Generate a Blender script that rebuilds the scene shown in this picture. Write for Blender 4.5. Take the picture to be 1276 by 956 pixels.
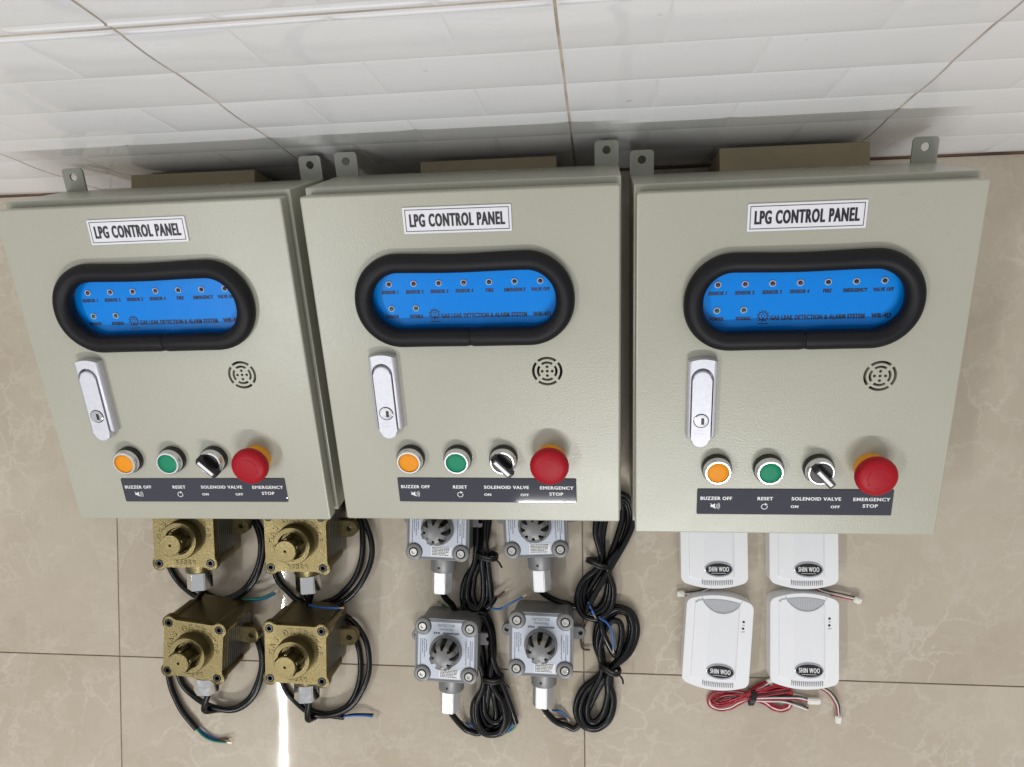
import bpy, bmesh, math, random
from mathutils import Vector, Matrix, Euler
random.seed(7)
PI = math.pi
scene = bpy.context.scene
for o in list(bpy.data.objects): bpy.data.objects.remove(o)
C = scene.collection

# ------------------------------------------------------------------ camera
CAM_LOC = Vector((0.0, -0.2392, 0.9128)); CAM_ROT = Euler((-0.0156, 0.1172, -0.0123), 'XYZ'); F_PX = 945.66
cam = bpy.data.cameras.new('camera'); cam.sensor_width = 36; cam.lens = 36*F_PX/1276
cam.clip_start = 0.02; cam.clip_end = 60
cam_o = bpy.data.objects.new('camera', cam); C.objects.link(cam_o)
cam_o.location = CAM_LOC; cam_o.rotation_euler = CAM_ROT; scene.camera = cam_o
# ------------------------------------------------------------------ world: soft light of the surrounding room
w = bpy.data.worlds.new('World'); scene.world = w; w.use_nodes = True
nt = w.node_tree; bg = nt.nodes['Background']
geo = nt.nodes.new('ShaderNodeTexCoord'); sep = nt.nodes.new('ShaderNodeSeparateXYZ'); ramp = nt.nodes.new('ShaderNodeValToRGB')
mp = nt.nodes.new('ShaderNodeMapRange'); mp.inputs[1].default_value = -1; mp.inputs[2].default_value = 1
nt.links.new(geo.outputs['Generated'], sep.inputs[0]); nt.links.new(sep.outputs[2], mp.inputs[0]); nt.links.new(mp.outputs[0], ramp.inputs[0])
ramp.color_ramp.elements[0].position = 0.42; ramp.color_ramp.elements[0].color = (.30, .24, .19, 1)
ramp.color_ramp.elements[1].position = 0.80; ramp.color_ramp.elements[1].color = (.86, .88, .92, 1)
nt.links.new(ramp.outputs[0], bg.inputs[0]); bg.inputs[1].default_value = 0.36
# ------------------------------------------------------------------ ceiling tube lamps of the room
def tube_lamp(name, loc, rz, length, width, energy, col=(1, .995, .985)):
    l = bpy.data.lights.new(name, 'AREA'); l.shape = 'RECTANGLE'; l.size = length; l.size_y = width
    l.energy = energy; l.color = col
    o = bpy.data.objects.new(name, l); C.objects.link(o); o.location = loc; o.rotation_euler = (0, 0, rz)
    return o
tube_lamp('ceiling_tube_lamp', (-1.60, -1.85, 2.70), PI/2, 1.5, .018, 20)
tube_lamp('ceiling_tube_lamp', (.35, -3.600, 2.70), 0, 1.8, .035, 78)
scene.view_settings.view_transform = 'Standard'; scene.view_settings.look = 'None'
scene.view_settings.exposure = 0.62; scene.view_settings.gamma = 1.0
scene.render.engine = 'CYCLES'

# ------------------------------------------------------------------ helpers
CAM_M = CAM_ROT.to_matrix()
def P(px, py, z=0.0):
    """a point of the place at height z, given where the photograph shows it"""
    d = CAM_M @ Vector(((px-638)/F_PX, -(py-478)/F_PX, -1.0))
    t = (z-CAM_LOC.z)/d.z
    return CAM_LOC + d*t
def ZP(ox, oy, s): return lambda x, y, z=0.0: P(ox+x/s, oy+y/s, z)

MATS = {}
def mat(name, col, rough=.5, metal=0., var=0., vscale=30., bump=0., bscale=200., bdist=.0004, coat=0., spec=.5, rvar=0., sheen=0., detail=3.):
    m = bpy.data.materials.new(name); m.use_nodes = True; n = m.node_tree.nodes; l = m.node_tree.links
    b = n['Principled BSDF']
    b.inputs['Base Color'].default_value = (*col, 1); b.inputs['Roughness'].default_value = rough; b.inputs['Metallic'].default_value = metal
    b.inputs['Coat Weight'].default_value = coat; b.inputs['Coat Roughness'].default_value = .06
    b.inputs['Specular IOR Level'].default_value = spec
    tc = n.new('ShaderNodeTexCoord')
    if var or rvar:
        nz = n.new('ShaderNodeTexNoise'); nz.inputs['Scale'].default_value = vscale; nz.inputs['Detail'].default_value = 5
        l.new(tc.outputs['Object'], nz.inputs['Vector'])
        if var:
            r = n.new('ShaderNodeMapRange'); r.inputs[1].default_value = .3; r.inputs[2].default_value = .7; r.inputs[3].default_value = 1-var; r.inputs[4].default_value = 1+var
            l.new(nz.outputs['Fac'], r.inputs[0])
            mx = n.new('ShaderNodeMix'); mx.data_type = 'RGBA'; mx.blend_type = 'MULTIPLY'; mx.inputs[0].default_value = 1
            mx.inputs[6].default_value = (*col, 1); l.new(r.outputs[0], mx.inputs[7]); l.new(mx.outputs[2], b.inputs['Base Color'])
        if rvar:
            r2 = n.new('ShaderNodeMapRange'); r2.inputs[1].default_value = .3; r2.inputs[2].default_value = .7; r2.inputs[3].default_value = max(0, rough-rvar); r2.inputs[4].default_value = rough+rvar
            l.new(nz.outputs['Fac'], r2.inputs[0]); l.new(r2.outputs[0], b.inputs['Roughness'])
    if bump:
        nb = n.new('ShaderNodeTexNoise'); nb.inputs['Scale'].default_value = bscale; nb.inputs['Detail'].default_value = detail
        l.new(tc.outputs['Object'], nb.inputs['Vector'])
        bp = n.new('ShaderNodeBump'); bp.inputs['Strength'].default_value = bump; bp.inputs['Distance'].default_value = bdist
        l.new(nb.outputs['Fac'], bp.inputs['Height']); l.new(bp.outputs[0], b.inputs['Normal'])
    MATS[name] = m
    return m

mat('pebble_grey_paint', (.425, .421, .342), .30, bump=.33, bscale=560, bdist=.0005, var=.02, vscale=7, spec=.5, rvar=.05)
mat('tab_paint', (.34, .345, .29), .38, bump=.3, bscale=420, bdist=.0004)
mat('door_seal', (.03, .03, .028), .7)
mat('black_foam_rubber', (.006, .006, .008), .52, bump=.25, bscale=900, bdist=.0002, spec=.28)
mat('plate_white', (.80, .80, .84), .35)
mat('print_black', (.012, .012, .018), .45)
mat('panel_print', (.012, .02, .06), .5)
mat('panel_blue', (.0, .315, .97), .3, bump=.2, bscale=55, bdist=.0010, spec=.12)
mat('led_hole_glint', (.72, .74, .76), .3)  # pale tone paints the reflection at the edge of the LED holes
mat('led_red', (.10, .035, .03), .15)
mat('led_green', (.05, .13, .06), .15)
mat('led_dark', (.03, .028, .025), .15)
mat('handle_alloy', (.62, .62, .67), .48, metal=.45, var=.05, vscale=300, bump=.15, bscale=900, bdist=.0001)
mat('chrome', (.82, .82, .83), .14, metal=1., rvar=.05, vscale=60)
mat('lock_dark', (.03, .03, .03), .3, metal=.5)
mat('bezel_alloy', (.78, .78, .78), .24, metal=.8)
mat('black_plastic', (.012, .012, .013), .30)
mat('button_orange', (.84, .30, .004), .5, spec=.3, var=.03, vscale=80)
mat('button_green', (.003, .24, .12), .5, spec=.3, var=.03, vscale=80)
mat('estop_red', (.38, .006, .015), .45, var=.05, vscale=60, spec=.22)
mat('estop_yellow', (.85, .36, .012), .4)
mat('legend_slate', (.052, .054, .070), .03)
mat('legend_white', (.78, .78, .78), .4)
mat('indicator_white', (.85, .85, .85), .3)
mat('brown_board', (.36, .30, .19), .75, var=.08, vscale=25, bump=.2, bscale=300)
mat('cast_brass', (.175, .140, .064), .35, metal=.86, var=.12, vscale=45, bump=.6, bscale=650, bdist=.0005, rvar=.07, spec=.5)
mat('brass_letters', (.15, .115, .052), .42, metal=.7, bump=.4, bscale=330, bdist=.0004)
mat('bolt_black', (.010, .010, .011), .30, metal=.3)
mat('sensor_grey', (.25, .25, .26), .4, metal=.4)
mat('nut_silver', (.80, .79, .77), .11, metal=1., rvar=.08, vscale=120, bump=.1, bscale=80, bdist=.0006)
mat('nut_matte', (.70, .70, .71), .42, metal=.7, rvar=.06, vscale=120, bump=.1, bscale=120, bdist=.0004)
mat('cable_black', (.004, .004, .005), .24, var=.2, vscale=60, bump=.08, bscale=400, bdist=.0002, spec=.36)
mat('tie_black', (.008, .008, .008), .45)
mat('wire_teal', (.008, .19, .145), .4)
mat('wire_blue', (.02, .13, .42), .4)
mat('wire_green', (.02, .17, .08), .4)
mat('wire_brown', (.10, .028, .015), .4)
mat('wire_red', (.36, .018, .03), .36)
mat('wire_black', (.015, .013, .013), .38)
mat('wire_white', (.72, .70, .68), .38)
mat('copper_tip', (.72, .60, .48), .3, metal=.9)
mat('connector_white', (.78, .76, .70), .35)
mat('housing_grey', (.205, .205, .205), .42, metal=.25, var=.06, vscale=50, bump=.35, bscale=420, bdist=.0004)
mat('detector_label', (.56, .60, .68), .42, var=.03, vscale=40)
mat('sticker_white', (.82, .82, .82), .4)
mat('print_grey', (.10, .11, .15), .5)
mat('bolt_steel', (.78, .76, .70), .25, metal=1.)
mat('inner_brass', (.40, .28, .08), .3, metal=1.)
mat('white_abs', (.83, .835, .85), .22, var=.015, vscale=15, spec=.5)
mat('rib_white', (.83, .84, .86), .24)
mat('grille_grey', (.50, .51, .53), .42)
mat('slot_dark', (.22, .22, .23), .6)
mat('badge_black', (.012, .012, .014), .25)
mat('badge_silver', (.55, .56, .58), .25, metal=.8)
mat('grout_wall', (.50, .43, .36), .85, var=.35, vscale=22)
mat('grout_floor', (.22, .175, .135), .85, var=.45, vscale=30)
mat('grout_dark', (.13, .075, .045), .9, var=.5, vscale=24)

def add_scuffs(m, base):
    n = m.node_tree.nodes; l = m.node_tree.links; b = n['Principled BSDF']
    g = n.new('ShaderNodeNewGeometry')
    mp_ = n.new('ShaderNodeMapping'); mp_.inputs['Scale'].default_value = (1, 2.2, 1); mp_.inputs['Rotation'].default_value = (0, 0, .5)
    a = n.new('ShaderNodeTexNoise'); a.inputs['Scale'].default_value = 60; a.inputs['Detail'].default_value = 3; a.inputs['Roughness'].default_value = .6
    l.new(g.outputs['Position'], mp_.inputs[0]); l.new(mp_.outputs[0], a.inputs['Vector'])
    r = n.new('ShaderNodeMapRange'); r.inputs[1].default_value = .70; r.inputs[2].default_value = .80; r.inputs[4].default_value = .22
    l.new(a.outputs['Fac'], r.inputs[0])
    mx = n.new('ShaderNodeMix'); mx.data_type = 'RGBA'; mx.inputs[7].default_value = (.20, .19, .16, 1)
    src = b.inputs['Base Color'].links[0].from_socket if b.inputs['Base Color'].links else None
    if src: l.new(src, mx.inputs[6])
    else: mx.inputs[6].default_value = (*base, 1)
    l.new(r.outputs[0], mx.inputs[0]); l.new(mx.outputs[2], b.inputs['Base Color'])
add_scuffs(MATS['pebble_grey_paint'], (.465, .46, .385))
def film_mat():
    m = bpy.data.materials.new('clear_film'); m.use_nodes = True; n = m.node_tree.nodes; l = m.node_tree.links
    n.remove(n['Principled BSDF']); out = n['Material Output']
    tr = n.new('ShaderNodeBsdfTransparent'); gl = n.new('ShaderNodeBsdfGlossy'); gl.inputs['Roughness'].default_value = .06; gl.inputs['Color'].default_value = (.4, .4, .4, 1)
    fr = n.new('ShaderNodeFresnel'); fr.inputs['IOR'].default_value = 1.5; mx = n.new('ShaderNodeMixShader')
    tc = n.new('ShaderNodeNewGeometry'); nz = n.new('ShaderNodeTexNoise'); nz.inputs['Scale'].default_value = 24; nz.inputs['Detail'].default_value = 2
    bp = n.new('ShaderNodeBump'); bp.inputs['Strength'].default_value = .5; bp.inputs['Distance'].default_value = .004
    l.new(tc.outputs['Position'], nz.inputs['Vector']); l.new(nz.outputs['Fac'], bp.inputs['Height'])
    for q in (gl, fr): l.new(bp.outputs[0], q.inputs['Normal'])
    l.new(fr.outputs[0], mx.inputs[0]); l.new(tr.outputs[0], mx.inputs[1]); l.new(gl.outputs[0], mx.inputs[2]); l.new(mx.outputs[0], out.inputs[0])
    MATS['clear_film'] = m
film_mat()
def stripes_mat():
    m = bpy.data.materials.new('data_plate_print'); m.use_nodes = True; n = m.node_tree.nodes; l = m.node_tree.links
    b = n['Principled BSDF']; b.inputs['Roughness'].default_value = .35; b.inputs['Metallic'].default_value = .4
    tc = n.new('ShaderNodeTexCoord'); mpn = n.new('ShaderNodeMapping'); wv = n.new('ShaderNodeTexWave'); nz = n.new('ShaderNodeTexNoise')
    mpn.inputs['Rotation'].default_value = (.0, 0, 0)
    wv.bands_direction = 'Z'; wv.inputs['Scale'].default_value = 62; wv.inputs['Distortion'].default_value = .6
    nz.inputs['Scale'].default_value = 420
    l.new(tc.outputs['Object'], mpn.inputs[0]); l.new(mpn.outputs[0], wv.inputs['Vector']); l.new(tc.outputs['Object'], nz.inputs['Vector'])
    mx = n.new('ShaderNodeMix'); mx.data_type = 'RGBA'; mx.inputs[6].default_value = (.018, .018, .017, 1); mx.inputs[7].default_value = (.30, .29, .26, 1)
    mm = n.new('ShaderNodeMath'); mm.operation = 'MULTIPLY'; l.new(wv.outputs['Fac'], mm.inputs[0]); l.new(nz.outputs['Fac'], mm.inputs[1])
    l.new(mm.outputs[0], mx.inputs[0]); l.new(mx.outputs[2], b.inputs['Base Color']); MATS['data_plate_print'] = m
stripes_mat()

def marble_mat():
    m = bpy.data.materials.new('beige_marble_tile'); m.use_nodes = True; n = m.node_tree.nodes; l = m.node_tree.links
    b = n['Principled BSDF']; b.inputs['Roughness'].default_value = .13; b.inputs['Specular IOR Level'].default_value = .42
    g = n.new('ShaderNodeNewGeometry'); oi = n.new('ShaderNodeObjectInfo')
    off = n.new('ShaderNodeVectorMath'); off.operation = 'MULTIPLY_ADD'; off.inputs[1].default_value = (7, 5, 3)
    cmb = n.new('ShaderNodeCombineXYZ'); [l.new(oi.outputs['Random'], cmb.inputs[i]) for i in range(3)]
    l.new(cmb.outputs[0], off.inputs[0]); l.new(g.outputs['Position'], off.inputs[2])
    # warp
    wn = n.new('ShaderNodeTexNoise'); wn.inputs['Scale'].default_value = 6.5; wn.inputs['Detail'].default_value = 6; wn.inputs['Roughness'].default_value = .62
    l.new(off.outputs[0], wn.inputs['Vector'])
    wm = n.new('ShaderNodeVectorMath'); wm.operation = 'MULTIPLY_ADD'; wm.inputs[1].default_value = (.22, .22, .22)
    l.new(wn.outputs['Color'], wm.inputs[0]); l.new(off.outputs[0], wm.inputs[2])
    def veins(scale, lo, hi):
        v = n.new('ShaderNodeTexVoronoi'); v.feature = 'DISTANCE_TO_EDGE'; v.inputs['Scale'].default_value = scale
        l.new(wm.outputs[0], v.inputs['Vector'])
        r = n.new('ShaderNodeMapRange'); r.interpolation_type = 'SMOOTHSTEP'; r.inputs[1].default_value = lo; r.inputs[2].default_value = hi; r.inputs[3].default_value = 1; r.inputs[4].default_value = 0
        l.new(v.outputs['Distance'], r.inputs[0]); return r
    v1 = veins(19, .0, .075); v2 = veins(42, .0, .16)
    gate = n.new('ShaderNodeTexNoise'); gate.inputs['Scale'].default_value = 9; gate.inputs['Detail'].default_value = 4
    l.new(off.outputs[0], gate.inputs['Vector'])
    gr = n.new('ShaderNodeMapRange'); gr.inputs[1].default_value = .36; gr.inputs[2].default_value = .64
    l.new(gate.outputs['Fac'], gr.inputs[0])
    m1 = n.new('ShaderNodeMath'); m1.operation = 'MULTIPLY'; l.new(v1.outputs[0], m1.inputs[0]); l.new(gr.outputs[0], m1.inputs[1])
    g2 = n.new('ShaderNodeTexNoise'); g2.inputs['Scale'].default_value = 16; g2.inputs['Detail'].default_value = 5; l.new(wm.outputs[0], g2.inputs['Vector'])
    gr2 = n.new('ShaderNodeMapRange'); gr2.inputs[1].default_value = .45; gr2.inputs[2].default_value = .75; gr2.inputs[4].default_value = .6
    l.new(g2.outputs['Fac'], gr2.inputs[0])
    m2 = n.new('ShaderNodeMath'); m2.operation = 'MULTIPLY'; l.new(v2.outputs[0], m2.inputs[0]); l.new(gr2.outputs[0], m2.inputs[1])
    mxv = n.new('ShaderNodeMath'); mxv.operation = 'MAXIMUM'; l.new(m1.outputs[0], mxv.inputs[0]); l.new(m2.outputs[0], mxv.inputs[1])
    # ground colour clouds
    cl = n.new('ShaderNodeTexNoise'); cl.inputs['Scale'].default_value = 5; cl.inputs['Detail'].default_value = 7; cl.inputs['Roughness'].default_value = .6
    l.new(wm.outputs[0], cl.inputs['Vector'])
    cr = n.new('ShaderNodeValToRGB'); e = cr.color_ramp.elements
    e[0].position = .33; e[0].color = (.44, .375, .288, 1); e[1].position = .68; e[1].color = (.525, .465, .375, 1)
    l.new(cl.outputs['Fac'], cr.inputs[0])
    fx = n.new('ShaderNodeMix'); fx.data_type = 'RGBA'; fx.inputs[7].default_value = (.68, .63, .55, 1)
    sc = n.new('ShaderNodeMath'); sc.operation = 'MULTIPLY'; sc.inputs[1].default_value = .36; l.new(mxv.outputs[0], sc.inputs[0])
    l.new(sc.outputs[0], fx.inputs[0]); l.new(cr.outputs[0], fx.inputs[6]); l.new(fx.outputs[2], b.inputs['Base Color'])
    # faint smears in the polish
    sm = n.new('ShaderNodeTexNoise'); sm.inputs['Scale'].default_value = 14; sm.inputs['Detail'].default_value = 6; l.new(g.outputs['Position'], sm.inputs['Vector'])
    sr = n.new('ShaderNodeMapRange'); sr.inputs[1].default_value = .3; sr.inputs[2].default_value = .7; sr.inputs[3].default_value = .02; sr.inputs[4].default_value = .05
    l.new(sm.outputs['Fac'], sr.inputs[0]); l.new(sr.outputs[0], b.inputs['Roughness'])
    MATS['beige_marble_tile'] = m
marble_mat()

def wall_tile_mat():
    m = bpy.data.materials.new('white_glazed_tile'); m.use_nodes = True; n = m.node_tree.nodes; l = m.node_tree.links
    b = n['Principled BSDF']; b.inputs['Specular IOR Level'].default_value = .5; b.inputs['IOR'].default_value = 1.6; b.inputs['Roughness'].default_value = .10
    g = n.new('ShaderNodeNewGeometry')
    nz = n.new('ShaderNodeTexNoise'); nz.inputs['Scale'].default_value = 5; nz.inputs['Detail'].default_value = 6; l.new(g.outputs['Position'], nz.inputs['Vector'])
    cr = n.new('ShaderNodeValToRGB'); e = cr.color_ramp.elements
    e[0].position = .3; e[0].color = (.83, .83, .84, 1); e[1].position = .7; e[1].color = (.88, .88, .89, 1)
    l.new(nz.outputs['Fac'], cr.inputs[0])
    # sparse specks of dirt
    sp = n.new('ShaderNodeTexNoise'); sp.inputs['Scale'].default_value = 55; sp.inputs['Detail'].default_value = 2; l.new(g.outputs['Position'], sp.inputs['Vector'])
    sr = n.new('ShaderNodeMapRange'); sr.inputs[1].default_value = .74; sr.inputs[2].default_value = .80; sr.inputs[4].default_value = .5; l.new(sp.outputs['Fac'], sr.inputs[0])
    mx = n.new('ShaderNodeMix'); mx.data_type = 'RGBA'; mx.inputs[7].default_value = (.42, .37, .32, 1)
    l.new(sr.outputs[0], mx.inputs[0]); l.new(cr.outputs[0], mx.inputs[6]); l.new(mx.outputs[2], b.inputs['Base Color'])
    rr = n.new('ShaderNodeMapRange'); rr.inputs[1].default_value = .3; rr.inputs[2].default_value = .7; rr.inputs[3].default_value = .05; rr.inputs[4].default_value = .10
    l.new(nz.outputs['Fac'], rr.inputs[0]); l.new(rr.outputs[0], b.inputs['Roughness'])
    MATS['white_glazed_tile'] = m
wall_tile_mat()

# ---- mesh building
def smooth_mesh(me, ang=35):
    for p in me.polygons: p.use_smooth = True
    me.set_sharp_from_angle(angle=math.radians(ang))
    ar = sorted(p.area for p in me.polygons); med = ar[len(ar)//2] if ar else 0
    if ang > 12:
        for p in me.polygons:                              # broad flats stay flat
            if p.area > 1.2e-5 and p.area > 8*med: p.use_smooth = False
def obj(name, bm, m, parent=None, smooth=None, loc=None, rot=None):
    me = bpy.data.meshes.new(name); bm.normal_update(); bm.to_mesh(me); bm.free()
    if m: me.materials.append(MATS[m] if isinstance(m, str) else m)
    if smooth: smooth_mesh(me, smooth)
    return link(name, me, parent, loc, rot)
def link(name, me, parent=None, loc=None, rot=None):
    o = bpy.data.objects.new(name, me); C.objects.link(o)
    if parent: o.parent = parent
    if loc is not None: o.location = loc
    if rot is not None: o.rotation_euler = rot
    return o
def thing(name, label, cat, loc=(0, 0, 0), rot=(0, 0, 0), group=None):
    o = bpy.data.objects.new(name, None); C.objects.link(o); o.empty_display_size = .02
    o.location = loc; o.rotation_euler = rot; o['label'] = label; o['category'] = cat
    if group: o['group'] = group
    return o
def copy_tree(o, parent=None):
    c = o.copy(); C.objects.link(c); c.parent = parent
    for ch in list(o.children): copy_tree(ch, c)
    return c
def xf(bm, verts, M):
    bmesh.ops.transform(bm, matrix=M, verts=verts)
def bx(bm, x0, x1, y0, y1, z0, z1, bev=0, seg=2):
    r = bmesh.ops.create_cube(bm, size=1)
    vs = r['verts']
    xf(bm, vs, Matrix.Translation(((x0+x1)/2, (y0+y1)/2, (z0+z1)/2)) @ Matrix.Diagonal((x1-x0, y1-y0, z1-z0, 1)))
    if bev:
        es = list({e for v in vs for e in v.link_edges})
        bmesh.ops.bevel(bm, geom=es, offset=bev, segments=seg, affect='EDGES', profile=.5)
    return bm
def lathe(bm, prof, n=32, M=None, cap0=True, cap1=True):
    """prof: list of (r, z) from bottom to top"""
    rings = []; new = []
    for r, z in prof:
        ring = [bm.verts.new((r*math.cos(2*PI*k/n), r*math.sin(2*PI*k/n), z)) for k in range(n)]
        rings.append(ring); new += ring
    for a, b in zip(rings, rings[1:]):
        for k in range(n): bm.faces.new((a[k], a[(k+1) % n], b[(k+1) % n], b[k]))
    if cap0: bm.faces.new(rings[0][::-1])
    if cap1: bm.faces.new(rings[-1])
    if M is not None: xf(bm, new, M)
    return bm
def prism(bm, pts, z0, z1, bev=0, seg=2, M=None):
    """extrude a counter-clockwise outline; bev rounds the upper rim"""
    n = len(pts); new = []
    a = [bm.verts.new((x, y, z0)) for x, y in pts]; b = [bm.verts.new((x, y, z1)) for x, y in pts]
    new = a+b
    bm.faces.new(a[::-1]); top = bm.faces.new(b)
    for k in range(n): bm.faces.new((a[k], a[(k+1) % n], b[(k+1) % n], b[k]))
    if bev:
        r = bmesh.ops.bevel(bm, geom=list(top.edges), offset=bev, segments=seg, affect='EDGES', profile=.5)
    if M is not None: xf(bm, list(bm.verts) if bev else new, M)
    return bm
def rrect(hx, hy, r, n=6, cx=0, cy=0):
    pts = []
    for (sx, sy, a0) in ((1, -1, -PI/2), (1, 1, 0), (-1, 1, PI/2), (-1, -1, PI)):
        for k in range(n+1):
            a = a0+PI/2*k/n
            pts.append((cx+sx*(hx-r)+r*math.cos(a), cy+sy*(hy-r)+r*math.sin(a)))
    return pts
def circ(r, n=24, cx=0, cy=0, ry=None):
    ry = ry or r
    return [(cx+r*math.cos(2*PI*k/n), cy+ry*math.sin(2*PI*k/n)) for k in range(n)]
def catmull(pts, per=8, closed=False):
    pts = [Vector(p) for p in pts]; n = len(pts); out = []
    rng = n if closed else n-1
    for i in range(rng):
        p1, p2 = pts[i], pts[(i+1) % n]
        p0 = pts[(i-1) % n] if (closed or i > 0) else p1*2-p2
        p3 = pts[(i+2) % n] if (closed or i+2 < n) else p2*2-p1
        for k in range(per):
            t = k/per; t2 = t*t; t3 = t2*t
            out.append(.5*((2*p1)+(p2-p0)*t+(2*p0-5*p1+4*p2-p3)*t2+(3*p1-p0-3*p2+p3)*t3))
    if not closed: out.append(pts[-1])
    return out
def tube(bm, pts, r, n=8, closed=False, caps=True, radii=None):
    m = len(pts); rings = []
    up = Vector((0, 0, 1)); prev = None
    for i, p in enumerate(pts):
        if closed: t = pts[(i+1) % m]-pts[(i-1) % m]
        else: t = pts[min(i+1, m-1)]-pts[max(i-1, 0)]
        if t.length < 1e-9: t = Vector((1, 0, 0))
        t.normalize()
        if prev is None:
            nrm = t.cross(up)
            if nrm.length < 1e-3: nrm = t.cross(Vector((1, 0, 0)))
            nrm.normalize()
        else:
            nrm = (prev-t*prev.dot(t)); nrm.normalize()
        prev = nrm; bn = t.cross(nrm)
        rr = radii[i] if radii else r
        rings.append([bm.verts.new(p+nrm*(rr*math.cos(2*PI*k/n))+bn*(rr*math.sin(2*PI*k/n))) for k in range(n)])
    for i in range(m if closed else m-1):
        a, b = rings[i], rings[(i+1) % m]
        for k in range(n): bm.faces.new((a[k], b[k], b[(k+1) % n], a[(k+1) % n]))
    if not closed and caps:
        bm.faces.new(rings[0]); bm.faces.new(rings[-1][::-1])
    return bm
_tc = {}
def text_verts(s, bold=0.0, shear=0.0):
    """triangulated outline of a word in the unit box (fitted later)"""
    key = (s, bold, shear)
    if key in _tc: return _tc[key]
    cu = bpy.data.curves.new('t', 'FONT'); cu.body = s; cu.size = 1; cu.resolution_u = 3; cu.offset = bold; cu.shear = shear; cu.space_character = 1.16 if len(s) > 1 else 1
    cu.fill_mode = 'FRONT'
    o = bpy.data.objects.new('t', cu); C.objects.link(o)
    dg = bpy.context.evaluated_depsgraph_get(); dg.update()
    me = o.evaluated_get(dg).to_mesh()
    vs = [v.co.copy() for v in me.vertices]; fs = [tuple(p.vertices) for p in me.polygons]
    o.evaluated_get(dg).to_mesh_clear()
    bpy.data.objects.remove(o); bpy.data.curves.remove(cu)
    if not vs: vs = [Vector((0, 0, 0)), Vector((1, 0, 0)), Vector((0, 1, 0))]; fs = [(0, 1, 2)]
    x0 = min(v.x for v in vs); x1 = max(v.x for v in vs); y0 = min(v.y for v in vs); y1 = max(v.y for v in vs)
    vs = [((v.x-x0)/(x1-x0)-.5, (v.y-y0)/(y1-y0)-.5) for v in vs]
    _tc[key] = (vs, fs, (x1-x0)/(y1-y0)); return _tc[key]
def add_text(bm, s, cx, cy, wd, ht, z, bold=0.0, th=0.0, M=None, shear=0.0):
    """flat print fitted to a box wd x ht; th > 0 gives raised letters"""
    vs, fs, asp = text_verts(s, bold, shear)
    if wd is None: wd = ht*asp
    T = M or Matrix.Identity(4)
    top = [bm.verts.new(T @ Vector((cx+x*wd, cy+y*ht, z+th))) for x, y in vs]
    for f in fs:
        try: bm.faces.new([top[i] for i in f])
        except ValueError: pass
    if th:
        cnt = {}
        for f in fs:
            for a, b in zip(f, f[1:]+f[:1]):
                cnt[(a, b)] = cnt.get((a, b), 0)+1
        bot = {}
        def bv(i):
            if i not in bot: x, y = vs[i]; bot[i] = bm.verts.new(T @ Vector((cx+x*wd, cy+y*ht, z)))
            return bot[i]
        for (a, b) in list(cnt):
            if (b, a) not in cnt:
                try: bm.faces.new((top[b], top[a], bv(a), bv(b)))
                except ValueError: pass
    return bm
def fat_text(bm, s, cx, cy, wd, ht, z, bold=.0, dx=.0002, shear=0.0):
    for k in (-1, 0, 1): add_text(bm, s, cx+dx*k, cy, wd-2*dx if wd else wd, ht, z+.00003*(k+1), bold, shear=shear)
    return bm
def flat(bm, pts, z):
    bm.faces.new([bm.verts.new((x, y, z)) for x, y in pts]); return bm
def arc_band(bm, cx, cy, r0, r1, a0, a1, z, n=14):
    a = [(cx+r1*math.cos(a0+(a1-a0)*k/n), cy+r1*math.sin(a0+(a1-a0)*k/n)) for k in range(n+1)]
    b = [(cx+r0*math.cos(a0+(a1-a0)*k/n), cy+r0*math.sin(a0+(a1-a0)*k/n)) for k in range(n+1)]
    va = [bm.verts.new((x, y, z)) for x, y in a]; vb = [bm.verts.new((x, y, z)) for x, y in b]
    for k in range(n): bm.faces.new((va[k], va[k+1], vb[k+1], vb[k]))
    return bm
def boolean_cut(bm, cutters, name='tmp'):
    """subtract closed cutters from bm, returns a new bmesh"""
    def tmp(b):
        me = bpy.data.meshes.new('tmp'); b.normal_update(); b.to_mesh(me); b.free()
        o = bpy.data.objects.new('tmp', me); C.objects.link(o); return o
    a = tmp(bm); c = tmp(cutters)
    md = a.modifiers.new('b', 'BOOLEAN'); md.operation = 'DIFFERENCE'; md.object = c; md.solver = 'EXACT'
    dg = bpy.context.evaluated_depsgraph_get(); dg.update()
    me = bpy.data.meshes.new_from_object(a.evaluated_get(dg))
    out = bmesh.new(); out.from_mesh(me)
    bpy.data.objects.remove(a); bpy.data.objects.remove(c); bpy.data.meshes.remove(me)
    return out
NB = bmesh.new
MM = .001

# ------------------------------------------------------------------ the floor: grout bed and single tiles
fl = obj('floor', bx(NB(), -2.45, 2.4, -3.6, .0, -.03, -.0016), 'grout_floor'); fl['kind'] = 'structure'
TX0, TY0 = -.6247, -.5998
tb = NB(); bx(tb, -.29935, .29935, -.29935, .29935, -.012, 0.0, bev=.0004, seg=1)
tile_me = None
for i in range(-3, 5):
    for j in range(6):
        cx = TX0+.6*i+.3; cy = TY0+.6*(1-j)-.3
        if tile_me is None:
            t = obj('floor_tile', tb, 'beige_marble_tile', fl); tile_me = t.data
        else: t = link('floor_tile', tile_me, fl)
        t.location = (cx, cy-.001, random.uniform(-.0003, 0))
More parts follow.
